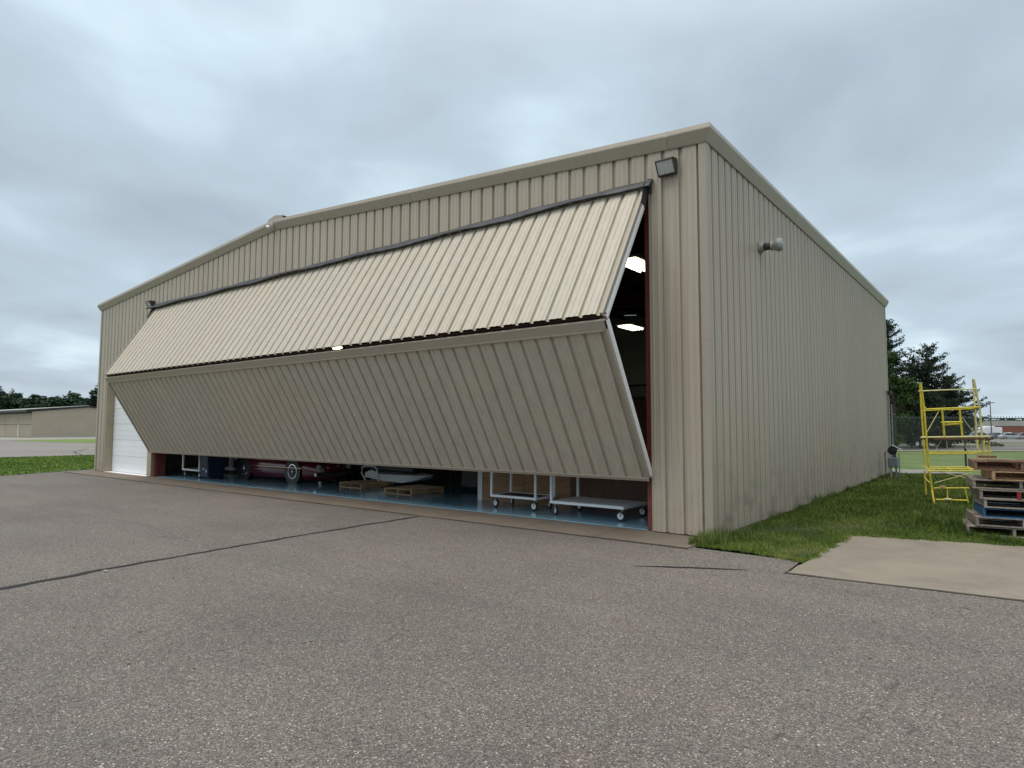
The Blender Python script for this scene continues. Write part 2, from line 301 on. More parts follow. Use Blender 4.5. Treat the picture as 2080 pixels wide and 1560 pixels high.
class MB:
    def __init__(s): s.v = []; s.f = []
    def box(s, a, b, bev=0):
        x0, y0, z0 = [min(p, q) for p, q in zip(a, b)]; x1, y1, z1 = [max(p, q) for p, q in zip(a, b)]
        i = len(s.v); s.v += [(x, y, z) for z in (z0, z1) for y in (y0, y1) for x in (x0, x1)]
        s.f += [tuple(i+k for k in q) for q in ((0, 2, 3, 1), (4, 5, 7, 6), (0, 1, 5, 4), (2, 6, 7, 3), (0, 4, 6, 2), (1, 3, 7, 5))]; return s
    def obox(s, c, ex, ey, ez):        # oriented box: centre and half-edge vectors
        c, ex, ey, ez = map(Vector, (c, ex, ey, ez)); i = len(s.v)
        s.v += [tuple(c+ex*a+ey*b+ez*d) for d in (-1, 1) for b in (-1, 1) for a in (-1, 1)]
        s.f += [tuple(i+k for k in q) for q in ((0, 2, 3, 1), (4, 5, 7, 6), (0, 1, 5, 4), (2, 6, 7, 3), (0, 4, 6, 2), (1, 3, 7, 5))]; return s
    def tube(s, pts, r, n=8, r1=None, cap=True):
        pts = [Vector(p) for p in pts]; base = len(s.v); m = len(pts)
        for k, p in enumerate(pts):
            d = (pts[min(k+1, m-1)]-pts[max(k-1, 0)]).normalized()
            a = d.cross(Vector((0, 0, 1)) if abs(d.z) < .95 else Vector((1, 0, 0))).normalized(); b = d.cross(a)
            rr = r if r1 is None else r+(r1-r)*k/(m-1)
            for j in range(n):
                t = 2*math.pi*j/n; s.v.append(tuple(p+a*math.cos(t)*rr+b*math.sin(t)*rr))
        for k in range(m-1):
            for j in range(n):
                q = base+k*n; s.f.append((q+j, q+(j+1) % n, q+n+(j+1) % n, q+n+j))
        if cap:
            s.f.append(tuple(base+j for j in range(n))[::-1]); s.f.append(tuple(base+(m-1)*n+j for j in range(n)))
        return s
    def lathe(s, c, axis, prof, n=16): # prof: (distance along axis, radius)
        c = Vector(c); ax = Vector(axis).normalized(); a = ax.cross(Vector((0, 0, 1)) if abs(ax.z) < .9 else Vector((1, 0, 0))).normalized(); b = ax.cross(a)
        base = len(s.v)
        for h, r in prof:
            for j in range(n):
                t = 2*math.pi*j/n; s.v.append(tuple(c+ax*h+(a*math.cos(t)+b*math.sin(t))*r))
        for k in range(len(prof)-1):
            for j in range(n):
                q = base+k*n; s.f.append((q+j, q+(j+1) % n, q+n+(j+1) % n, q+n+j))
        s.f.append(tuple(base+j for j in range(n))[::-1]); s.f.append(tuple(base+(len(prof)-1)*n+j for j in range(n)))
        return s
    def poly(s, pts):
        i = len(s.v); s.v += [tuple(p) for p in pts]; s.f.append(tuple(range(i, i+len(pts)))); return s
    def prism(s, pts, d):
        i = len(s.v); n = len(pts); d = Vector(d); s.v += [tuple(p) for p in pts]+[tuple(Vector(p)+d) for p in pts]
        s.f.append(tuple(range(i, i+n))[::-1]); s.f.append(tuple(range(i+n, i+2*n)))
        for k in range(n): s.f.append((i+k, i+(k+1) % n, i+n+(k+1) % n, i+n+k))
        return s
    def build(s, name, mat, parent=None, smooth=False):
        o = link(name, s.v, s.f, mat, parent, smooth)
        return o
def setbevel(o, w=0.004, seg=1):
    m = o.modifiers.new('bevel', 'BEVEL'); m.width = w; m.segments = seg; m.limit_method = 'ANGLE'; return o
def dup(root, loc=None, rz=None, label=None, group=None):
    r = root.copy(); COL.objects.link(r)
    if loc is not None: r.location = loc
    if rz is not None: r.rotation_euler = (0, 0, rz)
    if label: r['label'] = label
    if group: r['group'] = group
    for ch in list(root.children):
        c = ch.copy(); COL.objects.link(c); c.parent = r
        for g in ch.children:
            d = g.copy(); COL.objects.link(d); d.parent = c
    return r

# ------------------------------------------------------------------ ground, paving
def sstep(a, b, x): t = np.clip((x-a)/(b-a), 0, 1); return t*t*(3-2*t)
FH = Vector((fw.x, fw.y)).normalized()
def gh(x, y):
    t = (x-CAMP.x)*fw.x+(y-CAMP.y)*fw.y; s = (x-CAMP.x)*rt.x+(y-CAMP.y)*rt.y
    return -0.46*sstep(55, 120, t)*sstep(0, 45, s)
gx = np.concatenate([np.linspace(-900, -60, 12), np.linspace(-45, 60, 22), np.linspace(90, 700, 9)])
gy = np.concatenate([np.linspace(-400, -20, 8), np.linspace(-10, 240, 51), np.linspace(270, 900, 8)])
X, Y = np.meshgrid(gx, gy); Z = gh(X, Y)-0.03
V = np.stack([X.ravel(), Y.ravel(), Z.ravel()], 1); nx = len(gx)
Fq = np.array([(j*nx+i, j*nx+i+1, (j+1)*nx+i+1, (j+1)*nx+i) for j in range(len(gy)-1) for i in range(nx-1)])
tag(link_np('ground', V, Fq, M['grass_far']), kind='structure')
def sheet(name, pts, z, mat, kind='structure'):
    o = link(name, [(x, y, z) for x, y in pts], [tuple(range(len(pts)))], mat); tag(o, kind=kind); return o
sheet('asphalt', [(-40.1, -60), (45, -60), (45, -1.2), (6, -1.3), (3.7, -1.48), (1.5, -1.66), (1.47, -.9), (1.3, -.84), (0.03, -.8), (0.02, 0.0), (-24.3, 0.0), (-24.3, 60), (-40.1, 60)], 0.0, M['asphalt'])
sheet('taxiway', [(-112, -60), (-40.1, -60), (-40.1, 60), (-112, 60)], 0.0, M['far_asphalt'])
sheet('hangar_apron', [(-140, -20), (-100, -20), (-100, 60), (-140, 60)], 0.006, M['pale_path'])
def wavy_edge(pts, amp, step):
    out = []
    for (a, b) in zip(pts, pts[1:]+pts[:1]):
        L = math.dist(a, b); n = max(1, int(L/step)) if L < 60 else 1
        for k in range(n):
            f = k/n; nx_, ny_ = -(b[1]-a[1])/L, (b[0]-a[0])/L; j = random.uniform(-amp, amp) if k else 0
            out.append((a[0]+(b[0]-a[0])*f+nx_*j, a[1]+(b[1]-a[1])*f+ny_*j))
    return out
sheet('lawn', wavy_edge([(-24.6, .35), (-25.7, .42), (-24.9, -1.2), (-24.0, -3.1), (-22.9, -5.3), (-30, -24), (-41.5, -24), (-40.2, 1), (-39.95, 6), (-39.9, 45), (-24.6, 45)], .05, .6), 0.012, M['grass_left'])
sheet('grass_wedge', wavy_edge([(-73.5, 16.8), (-72, 24), (-72, 50), (-100, 50), (-99, 26), (-97, 15.5), (-85, 15.5)], .1, 2), 0.012, M['grass_left'])
VERGE = wavy_edge([(0.0, -.70), (0.65, -.70), (1.31, -.86), (1.50, -.97), (1.55, -.6), (1.59, .58), (1.58, 1.66), (2.6, 1.92), (3.73, 2.19), (7, 3.0), (14, 4.5), (14, 22.5), (0.0, 17.9)], .025, .22)
sheet('grass_verge', VERGE, 0.012, M['grass_near'])
# concrete pad and crack line
pad = [(1.53, -1.69), (3.7, -1.50), (9, -1.0), (9, 3.6), (3.73, 2.24), (1.57, 1.70)]
mb = MB(); mb.prism([(x, y, 0.014) for x, y in wavy_edge(pad, .012, .12)][::-1], (0, 0, -0.12)); tag(mb.build('concrete_pad', M['pad']), kind='structure')
sheet('pad_joint', [(1.49, -1.72), (3.7, -1.525), (9, -1.03), (9, -1.0), (3.7, -1.48), (1.55, -1.66), (1.6, -1.0), (1.55, -0.98)], 0.004, M['seam_dark'])
# door apron: cast slabs with joints
ap = bpy.data.objects.new('door_apron', None); COL.objects.link(ap); tag(ap, kind='structure')
xs = [0.0, -1.55, -2.98, -4.64]+[-4.64-1.53*k for k in range(1, 13)]
xs = [x for x in xs if x > -24.6]+[-24.5]
for a, b in zip(xs, xs[1:]):
    y0 = -0.955+random.uniform(-.006, .006)
    mb = MB(); mb.prism([(b+.006, y0-.0*b, .018+random.uniform(-.002, .002)), (a-.006, y0, .018), (a-.006, .10, .02), (b+.006, .10, .02)], (0, 0, -.1))
    mb.build('concrete_slab', M['apron'], ap)
sheet('apron_joint', wavy_edge([(-24.5, -.985), (-.0, -.985), (0, -.94), (-24.5, -.94)], .008, .3), 0.006, M['seam_dark'])
sheet('slab_seam', [(-19.5, .095), (-1, .095), (-1, .17), (-19.5, .17)], 0.010, M['seam_dark'])
mb = MB(); mb.box((-24.2, .16, -.1), (-.2, 17.3, .024)); tag(mb.build('hangar_floor', M['epoxy']), kind='structure')
def strip(name, pts, w, z, mat, parent=None, jit=.35, step=.12, taper=True):
    P = []
    for a, b in zip(pts, pts[1:]):
        L = math.dist(a, b); n = max(2, int(L/step))
        for k in range(n): P.append((a[0]+(b[0]-a[0])*k/n, a[1]+(b[1]-a[1])*k/n))
    P.append(pts[-1]); v = []; f = []; m = len(P); off = 0; ww = w
    for k, p in enumerate(P):
        q = P[min(k+1, m-1)]; o = P[max(k-1, 0)]; d = Vector((q[0]-o[0], q[1]-o[1])).normalized(); nn = Vector((-d.y, d.x))
        off = off*.8+random.uniform(-.5, .5)*w*.5; ww = ww*.7+.3*w*random.uniform(1-jit*1.6, 1+jit*1.6)
        e = min(1, k/3, (m-1-k)/3)*.8+.2 if taper else 1
        v += [(p[0]+nn.x*(off+ww*e/2), p[1]+nn.y*(off+ww*e/2), z), (p[0]+nn.x*(off-ww*e/2), p[1]+nn.y*(off-ww*e/2), z)]
    for k in range(m-1): f.append((2*k, 2*k+1, 2*k+3, 2*k+2))
    o = link(name, v, f, mat); tag(o, kind='structure'); return o
strip('crack_sealant', [(-4.1, -11.5), (-4.45, -9.0), (-4.70, -7.64), (-4.94, -6.53), (-5.07, -5.47), (-5.2, -3.81), (-5.3, -2.4), (-5.38, -.98)], .092, .005, M['sealant'], jit=.5)
strip('crack_sealant', [(-.09, -2.44), (.5, -2.12), (1.13, -1.85)], .062, .005, M['sealant'], jit=.3)
strip('pavement_crack', [(-16, -5.3), (-14.4, -5.31), (-11, -4.95), (-8.32, -4.72), (-7, -4.85), (-5.6, -5.1), (-5.1, -5.4)], .016, .005, M['far_road'], jit=.7)
strip('pavement_crack', [(-41.5, 5.2), (-47, 6.5), (-53, 9.4)], .10, .008, M['sealant'], jit=.6)
# strips beyond the fence
def far_strip(name, t0, t1, s0, s1, mat, lift=.012):
    n = 24; v = []; f = []
    for k in range(n+1):
        s = s0+(s1-s0)*k/n
        for t in (t0, t1):
            p = Vector((CAMP.x, CAMP.y))+FH*t+Vector((rt.x, rt.y))*s; v.append((p.x, p.y, float(gh(p.x, p.y))+lift))
    for k in range(n): f.append((2*k, 2*k+2, 2*k+3, 2*k+1))
    o = link(name, v, f, mat); tag(o, kind='structure'); return o
far_strip('gravel_strip', 24.6, 26.8, 14.6, 17.4, M['gravel'])
far_strip('path', 49.5, 53, -15, 160, M['pale_path']); far_strip('road', 54, 64, -15, 160, M['far_road']); far_strip('road', 68, 79, -15, 160, M['far_road'])
far_strip('parking_lot', 94, 175, -15, 260, M['far_road'])

# ------------------------------------------------------------------ the hangar
W, H0, RZ = 24.384, 6.236, 7.15
wt = lambda x: H0+(RZ-H0)*(1-abs(x+W/2)/(W/2))
hg = thing('hangar', 'large tan ribbed steel hangar with its wide bifold door half open', 'hangar')
PITCH = .3048
def profile(u0, u1, g0):
    """points (u, n) from u0 to u1 with recessed grooves every foot and two low beads between"""
    pts = []
    k0 = math.floor((u0-g0)/PITCH)-1; k1 = math.ceil((u1-g0)/PITCH)+1
    for k in range(k0, k1+1):
        g = g0+k*PITCH
        for a, n in ((-.036, 0), (-.024, -.043), (.024, -.043), (.036, 0), (.082, 0), (.092, .009), (.108, .009), (.118, 0), (.187, 0), (.197, .009), (.213, .009), (.223, 0)): pts.append((g+a, n))
    out = [(u0, 0.0)]+[p for p in pts if u0+.002 < p[0] < u1-.002]+[(u1, 0.0)]
    return out
def ribbed(name, parent, mat, u0, u1, g0, bot, top, xf):
    pr = profile(u0, u1, g0); v = []; f = []
    for u, n in pr: v += [xf(u, bot(u), n), xf(u, top(u), n)]
    for k in range(len(pr)-1): f.append((2*k, 2*k+2, 2*k+3, 2*k+1))
    return link(name, v, f, mat, parent)
def run(a, b, first, width=.9144):     # split a..b at panel laps, first lap at `first`
    e = [a]; x = first
    while x < b-.05:
        if x > a+.05: e.append(x)
        x += width
    return list(zip(e, e[1:]+[b]))
XL, XR, ZH = -19.46, -1.0, 5.78
front = lambda u, z, n: (-u, -n, z)    # u runs left from the right-hand corner
G0 = .432
OD0, OD1, ODZ = 19.78, 23.485, 3.55
for a, b in run(.11, 24.25, G0-.15):
    segs = [(a, b)]
    for cut in (1.0, 19.46, OD0, OD1):
        segs = [s for (p, q) in segs for s in (((p, cut), (cut, q)) if p < cut < q else ((p, q),))]
    for p, q in segs:
        if q-p < .01: continue
        m_ = (p+q)/2
        zb_ = 0.035 if (m_ < 1.0 or (19.46 < m_ < OD0) or m_ > OD1) else (ZH if m_ < 19.46 else ODZ)
        ribbed('wall_panel', hg, M['tan'], p, q, G0, lambda u: zb_, lambda u: wt(-u)+.02, front)
side = lambda u, z, n: (n, u, z)
SD = 17.59
for a, b in run(.11, SD-.1, .231-.15):
    ribbed('wall_panel', hg, M['tan'], a, b, .231, lambda u: .035, lambda u: H0+.02, side)
# corner trims (with lap joint at 3.07 m)
for x, s in ((0.0, 1), (-W, -1)):
    for z0, z1, o in ((.03, 3.07, 0.0), (3.066, H0+.02, .002)):
        mb = MB(); e = .014+o
        ys = [(-.125, -e+.012), (-.118, -e), (0-.005, -e), (.0+e-.002, -e+.005), (e, .005), (e, .085), (e-.012, .092)]
        for (x0, y0), (x1, y1) in zip(ys, ys[1:]):
            mb.poly([(x+s*x0, y0, z0), (x+s*x1, y1, z0), (x+s*x1, y1, z1), (x+s*x0, y0, z1)])
        mb.build('corner_trim', M['trim'], hg)
mb = MB(); mb.box((-.10, SD-.09, .03), (.014, SD+.014, H0+.02)); mb.build('corner_trim', M['trim'], hg)
# base angle and foundation edge
mb = MB(); mb.box((-1.0, .002, 0.0), (0.0, .06, .03)); mb.build('base_angle', M['seam_dark'], hg)
mb = MB(); mb.box((-24.38, .004, 0), (-OD1, .06, .03)); mb.build('base_angle', M['seam_dark'], hg)
mb = MB(); mb.box((-.06, .05, -.1), (-.004, SD, .034)); mb.build('foundation', M['apron'], hg)
# inner liner shell
mb = MB(); T = .07
mb.poly([(-1.0, T, 0), (-.05, T, 0), (-.05, T, H0), (-1.0, T, wt(-1.0))])
mb.poly([(-1.0, T, ZH), (-1.0, T, wt(-1)), (-W/2, T, RZ), (XL, T, wt(XL)), (XL, T, ZH)])
mb.poly([(XL, T, 0), (XL, T, wt(XL)), (-OD0, T, wt(-OD0)), (-OD0, T, 0)])
mb.poly([(-OD0, T, ODZ), (-OD0, T, wt(-OD0)), (-OD1, T, wt(-OD1)), (-OD1, T, ODZ)])
mb.poly([(-OD1, T, 0), (-OD1, T, wt(-OD1)), (-W+.05, T, H0), (-W+.05, T, 0)]); mb.build('wall_liner', M['liner'], hg)
mb = MB(); mb.box((-.14, .1, 0), (-.07, SD-.1, H0)); mb.build('wall_liner', M['liner'], hg)
mb = MB(); mb.box((-W+.0, .0, 0), (-W+.1, SD, H0)); mb.build('wall', M['tan'], hg)
mb = MB(); mb.prism([(-.05, SD-.15, 0), (-.05, SD-.15, H0), (-W/2, SD-.15, RZ), (-W+.05, SD-.15, H0), (-W+.05, SD-.15, 0)], (0, .1, 0)); mb.build('wall', M['liner'], hg)
mb = MB()
for z in (3.0, 3.66): mb.box((-W+.2, SD-.2, z), (-.2, SD-.155, z+.06))
mb.build('liner_rail', M['seam_dark'], hg)
mb = MB()
for s in (0, 1):
    x0 = -.02 if s == 0 else -W+.02
    mb.prism([(x0, 0.02, H0+.03), (-W/2, 0.02, RZ+.03), (-W/2, 0.02, RZ+.10), (x0, 0.02, H0+.10)], (0, SD-.04, 0))
mb.build('roof_insulation', M['insul'], hg)
for y in (5.8, 11.7):                 # rigid frames
    mb = MB()
    for x0, x1 in ((-.15, -W/2), (-W+.15, -W/2)):
        z0 = H0-.02; z1 = RZ-.02; s = 1 if x0 > x1 else -1
        mb.prism([(x0, y, z0), (x1, y, z1), (x1, y, z1-.35), (x0-s*.2, y, z0-.75)], (0, .18, 0))
        mb.prism([(x0, y, 0), (x0, y, z0-.7), (x0-s*.7, y, z0-.7), (x0-s*.3, y, 0)], (0, .18, 0))
    mb.build('steel_frame', M['red_steel'], hg)
for k in range(9):
    for s in (0, 1):
        x = -1.3-k*1.35; x = x if s == 0 else -W-x; z = wt(x)-.02
        mb = MB(); mb.box((x-.03, .1, z-.2), (x+.03, SD-.2, z)); mb.build('purlin', M['insul'], hg)
# standing seam roof
k = 0; y = .737-.61
while y < SD:
    y1 = min(y+.61, SD+.02)
    for s in (0, 1):
        xe = .05 if s == 0 else -W-.05; xr_ = -W/2; ze = H0+.272
        zr = RZ+.30; mb = MB()
        a, b = max(y, -.02), y1
        mb.poly([(xe, a, ze), (xe, b, ze), (xr_, b, zr), (xr_, a, zr)] if s == 0 else [(xe, b, ze), (xe, a, ze), (xr_, a, zr), (xr_, b, zr)])
        if b > .2:
            xx = xe-.02*(1 if s == 0 else -1)
            mb.prism([(xx, b-.035, ze), (xx, b-.012, ze+.085), (xx, b+.012, ze+.085), (xx, b+.035, ze)], (xr_-xx, 0, zr-ze))
        mb.build('roof_panel', M['trim'], hg)
    y = y1
mb = MB(); 
for s in (-1, 1): mb.poly([(-W/2, -.06, RZ+.40), (-W/2, SD, RZ+.40), (-W/2+s*.36, SD, RZ+.33), (-W/2+s*.36, -.06, RZ+.33)])
mb.poly([(-W/2-.36, -.06, RZ+.33), (-W/2-.36, -.06, RZ+.2), (-W/2+.36, -.06, RZ+.2), (-W/2+.36, -.06, RZ+.33), (-W/2, -.06, RZ+.40)])
mb.build('ridge_cap', M['trim'], hg)
# rake trim on the gable, in lengths
PR = [(-.0, .0), (.03, .0), (.12, .175), (.12, .195), (.106, .265), (-.02, .290)]      # outward, up
def rake(x0, x1):
    s = 1 if x0 > x1 else -1
    mb = MB(); rows = []
    for x in (x0, x1): rows.append([((o if x > .01 else (-W-o if x < -W-.01 else x)), -o, (H0 if (x > .01 or x < -W-.01) else wt(x))+h) for o, h in PR])
    for k in range(len(PR)-1): mb.poly([rows[0][k], rows[1][k], rows[1][k+1], rows[0][k+1]])
    mb.build('rake_trim', M['trim'], hg)
cuts = [.10, -.62, -6.75, -W/2]
for a, b in zip(cuts, cuts[1:]): rake(a-.003, b+.003)
for a, b in zip([-W-.1, -W+5.6, -W/2-.0], [-W+5.6, -W/2]): rake(a+.003, b-.003)
mb = MB()                                                  # eave trim
for a, b in ((-.10, 6.0), (6.006, 12.0), (12.006, SD+.1)):
    for k in range(len(PR)-1):
        (o0, h0), (o1, h1) = PR[k], PR[k+1]
        mb = MB()
    mb = MB()
    for k in range(len(PR)-1):
        (o0, h0), (o1, h1) = PR[k], PR[k+1]
        mb.poly([(o0, -o0 if a < 0 else a, H0+h0), (o0, b, H0+h0), (o1, b, H0+h1), (o1, -o1 if a < 0 else a, H0+h1)])
    mb.build('eave_trim', M['trim'], hg)
mb = MB(); mb.poly([(o, SD+.1, H0+h) for o, h in PR]+[(0, SD+.1, H0+.2)]); mb.build('trim_end_cap', M['trim'], hg)
mb = MB()
for (o0, h0), (o1, h1) in zip(PR, PR[1:]): mb.poly([(-W-o0, -o0, H0+h0), (-W-o1, -o1, H0+h1), (-W-o1, SD, H0+h1), (-W-o0, SD, H0+h0)])
mb.build('eave_trim', M['trim'], hg)
# opening jambs and steel columns
for x, s in ((XR, -1), (XL, 1)):
    mb = MB(); mb.box((x, .075, .02), (x+s*.12, .20, ZH-.02)); mb.box((x+s*.055, .20, .02), (x+s*.065, .40, ZH)); mb.box((x, .40, .02), (x+s*.12, .412, ZH)); mb.build('steel_column', M['red_steel'], hg)
    mb = MB(); mb.box((x+.001*s, -.006, .03), (x+s*.012-s*.03, .072, ZH)); mb.build('jamb_trim', M['trim'], hg)
mb = MB(); mb.box((XL, .08, ZH-.05), (XR, .25, ZH+.25)); mb.build('header_beam', M['red_steel'], hg)
# sectional door on the left, set back
DR = .27
mb = MB(); mb.box((-OD1-.01, -.005, .03), (-OD1+.004, DR, ODZ)); mb.build('jamb_trim', M['tan_dark'], hg)
mb = MB(); mb.box((-OD0+.0, -.006, .03), (-XL*-1-.002 if False else -19.47, .0, ODZ)); mb.build('jamb_trim', M['tan_dark'], hg)
mb = MB(); mb.box((-OD0-.004, -.004, .03), (-OD0+.01, DR+.05, ODZ)); mb.build('jamb_trim', M['tan_dark'], hg)
mb = MB(); mb.box((-OD1, -.004, ODZ-.01), (-OD0, DR, ODZ+.02)); mb.build('head_trim', M['tan_dark'], hg)
od = link('sectional_door', [(-OD1+.02, DR+.05, .02), (-OD0-.02, DR+.05, .02), (-OD0-.02, DR+.05, ODZ), (-OD1+.02, DR+.05, ODZ)], [(0, 1, 2, 3)], M['seam_dark'], hg); od['label'] = 'white sectional door left of the bifold'
z = .03
while z < ODZ-.05:
    z1 = min(z+.595, ODZ); mb = MB(); mb.box((-OD1+.015, DR, z+.004), (-OD0-.015, DR+.045, z1-.004))
    for q in (.2, .4):
        if z+q < z1-.05: mb.box((-OD1+.015, DR-.003, z+q-.05), (-OD0-.015, DR, z+q+.05))
    setbevel(mb.build('door_section', M['white_door'], od), .006); z = z1
mb = MB(); mb.box((-OD1+.02, DR-.01, .0), (-OD0-.02, DR+.05, .03)); mb.build('bottom_seal', M['black'], od)
mb = MB(); mb.box((-OD1+.02, -.01, .021), (-OD0-.02, DR, .026)); mb.build('threshold', M['white_steel'], hg)
mb = MB(); mb.box((-19.66, -.03, 1.03), (-19.56, -.006, 1.07)); mb.tube([(-19.61, -.03, 1.05), (-19.61, -.09, 1.05), (-19.72, -.09, 1.06)], .012, 6); mb.build('door_latch', M['black'], hg)
# bifold leaves
def leaf(name, A, B, top):
    """A, B: (y, z) of the leaf's upper and lower edge; cladding panels, trims and frame"""
    A = Vector(A); B = Vector(B); Ln = (B-A).length; d = (B-A)/Ln; n = Vector((d.y, -d.x))
    if n.x > 0: n = -n
    xf = lambda u, v, nn: (-u, A.x+d.x*v+n.x*nn, A.y+d.y*v+n.y*nn)
    def bar(mb, u0, u1, v0, v1, n0, n1):
        P = [xf(u, v, q) for q in (n0, n1) for v in (v0, v1) for u in (u0, u1)]; i = len(mb.v); mb.v += P
        mb.f += [tuple(i+k for k in q) for q in ((0, 2, 3, 1), (4, 5, 7, 6), (0, 1, 5, 4), (2, 6, 7, 3), (0, 4, 6, 2), (1, 3, 7, 5))]
    mb = MB()
    for v0 in (.0, Ln-.09, Ln/2-.05): bar(mb, 1.06, 19.40, v0+.01, v0+.085, -.16, -.06)
    for k in range(1, 12): bar(mb, 1.0+k*1.538-.03, 1.0+k*1.538+.03, .09, Ln-.09, -.15, -.07)
    lf = mb.build(name, M['leaf_frame'], hg)
    for a, b in run(1.03, 19.43, 1.40-.15):
        ribbed('cladding_panel', lf, M['tan_door'], a, b, 1.40, lambda u: (.0 if top else .10), lambda u: Ln-(0.0 if top else .05), xf)
    for u in (1.0, 19.46):
        s = 1 if u < 5 else -1
        mb = MB(); bar(mb, u+s*.0, u+s*.05, 0, Ln, -.04, .010); bar(mb, u+s*.052, u+s*.062, 0, Ln, 0, .012); mb.build('edge_trim', M['trim'], lf)
        mb = MB(); bar(mb, u+s*.004, u+s*.055, .02 if not top else .35, Ln-.02, -.165, -.062); bar(mb, u-s*.002, u+s*.01, .02 if not top else .35, Ln-.02, -.13, -.10)
        mb.build('end_frame', M['white_steel'], lf)
    mb = MB()
    if top:
        bar(mb, 1.0, 19.46, -.02, .03, -.05, .004)
    else:
        bar(mb, 1.0, 19.46, -.02, .13, -.05, .014); bar(mb, 1.05, 19.41, .132, .152, .0, .040); bar(mb, 1.0, 19.46, Ln-.05, Ln, -.06, .022)
    mb.build('edge_trim', M['trim'], lf)
    return lf, xf, Ln
lu, xfu, Lu = leaf('bifold_door_leaf', (-.09, 5.73), (-1.545, 3.385), True)
ll, xfl, Ll = leaf('bifold_door_leaf', (-1.505, 3.27), (-.08, .85), False)
lu['label'] = 'upper leaf of the bifold door, tilted to the sky'; ll['label'] = 'lower leaf of the bifold door, tilted to the ground'
mb = MB()
for k in range(12):
    u = 1.06+k*1.67; p = Vector(xfu(u, Lu-.05, -.07)); mb.tube([p+Vector((-.06, 0, -.0)), p+Vector((.06, 0, 0))], .02, 6); mb.obox(p+Vector((0, .02, -.05)), (.05, 0, 0), (0, .012, 0), (0, 0, .07))
mb.build('door_hinge', M['red_steel'], hg)
# rubber flap over the head hinge, slightly wavy and torn
v = []; f = []; n = 150
for k in range(n+1):
    x = -.90-(19.93-.90)*k/n
    wv = .018*math.sin(x*1.3)+.012*math.sin(x*3.7+1)+.010*math.sin(x*7.1); lo = .020*math.sin(x*2.1+.5)+random.uniform(-.006, .006)
    base = 5.80+(.075*k/n); dz = .02 if 9.2 < -x < 12.8 else 0
    pr = [(-.006, base+.05+wv*.4), (-.05, base+.055+wv*.4), (-.15, base-.02+wv+dz*.5), (-.20, base-.085+lo+dz), (-.165, base-.10+lo+dz), (-.10, base-.05)]
    v += [(x, a, b) for a, b in pr]
for k in range(n):
    for j in range(5): f.append((6*k+j, 6*k+j+1, 6*k+7+j, 6*k+6+j))
f.append((0, 1, 2, 3, 4, 5)); f.append(tuple(6*n+j for j in range(6)))
fl = link('weather_seal', v, f, M['rubber'], hg, smooth=False); fl['label'] = 'dark rubber flap along the door head'
mb = MB(); mb.poly([(-.995, -.05, 5.84), (-.995, -.19, 5.74), (-.993, -.31, 5.36), (-.993, -.24, 5.44), (-.994, -.15, 5.33), (-.996, -.04, 5.6)]); mb.box((-.99, -.05, 5.62), (-.93, -.012, 5.86)); mb.build('seal_end', M['rubber'], hg)
mb = MB(); mb.poly([(-19.47, -.05, 5.84), (-19.47, -.19, 5.74), (-19.47, -.33, 5.40), (-19.47, -.05, 5.5)]); mb.build('seal_end', M['rubber'], hg)

# ------------------------------------------------------------------ fittings on the hangar
def wall_pack(loc, label):
    t = thing('wall_lamp', label, 'lamp', loc, 0, 'wall lamps on the gable')
    x = .20; t.scale = (.78, .78, .72)
    mb = MB(); pr = [(0, -.16), (-.10, -.16), (-.24, .10), (-.24, .15), (0, .19)]
    for s in (-1, 1): mb.prism([(s*x, a, b) for a, b in pr], (s*-.02, 0, 0))
    mb.prism([(-x, -.24, .10), (-x, -.24, .15), (-x, 0, .19), (-x, 0, .17)], (2*x, 0, 0)); mb.box((-x, -.03, -.17), (x, 0, .18)); mb.box((-x, -.115, -.17), (x, -.03, -.15))
    setbevel(mb.build('housing', M['bronze'], t), .006)
    mb = MB(); mb.prism([(-x+.025, -.095, -.145), (-x+.025, -.225, .10), (-x+.025, -.21, .12), (-x+.025, -.04, .12), (-x+.025, -.04, -.145)], (2*x-.05, 0, 0)); mb.build('lens', M['lens'], t)
    return t
wall_pack((-.62, -.035, 5.95), 'bronze wall lamp with glass lens near the right corner above the door')
wall_pack((-19.75, -.035, 5.93), 'small bronze wall lamp by the left end of the dark door flap')
sf = thing('floodlight', 'small white twin floodlight on the gable peak trim', 'lamp', (-12.25, -.12, 7.26)); sf.scale = (.75, .75, .75)
mb = MB(); mb.lathe((0, 0, 0), (0, -1, 0), [(0, .06), (.03, .06)], 12); mb.build('base', M['white_paint'], sf)
for s in (-1, 1):
    mb = MB(); mb.lathe((s*.03, -.03, 0), (s*.8, -.5, -.5), [(0, .02), (.05, .02), (.07, .05), (.15, .065)], 12); o = mb.build('lamp_head', M['white_paint'], sf)
    mb = MB(); mb.lathe(Vector((s*.03, -.03, 0))+Vector((s*.8, -.5, -.5)).normalized()*.151, (s*.8, -.5, -.5), [(0, .055), (.004, .05)], 12); mb.build('bulb', M['lens'], o)
# exhaust vent on the side wall
ev = thing('exhaust_vent', 'galvanised exhaust vent hood sticking out of the side wall', 'vent', (0.0, 2.62, 5.12)); ev.scale = (.9, .78, .78)
mb = MB(); mb.lathe((0, 0, 0), (1, 0, 0), [(-.03, .11), (.08, .11)], 20); mb.lathe((0, 0, 0), (1, 0, 0), [(.0, .16), (.012, .165), (.08, .11), (.10, .105)], 20); mb.build('wall_sleeve', M['galv'], ev, True)
mb = MB(); mb.lathe((.08, 0, 0), (1, 0, 0), [(0, .09), (.16, .09)], 20); mb.build('pipe', M['bronze'], ev, True)
mb = MB(); mb.lathe((.24, 0, 0), (1, 0, 0), [(0, .12), (.02, .125), (.03, .105), (.06, .105), (.10, .15), (.16, .165), (.22, .14), (.24, .09)], 20); mb.build('rain_cap', M['galv'], ev, True)
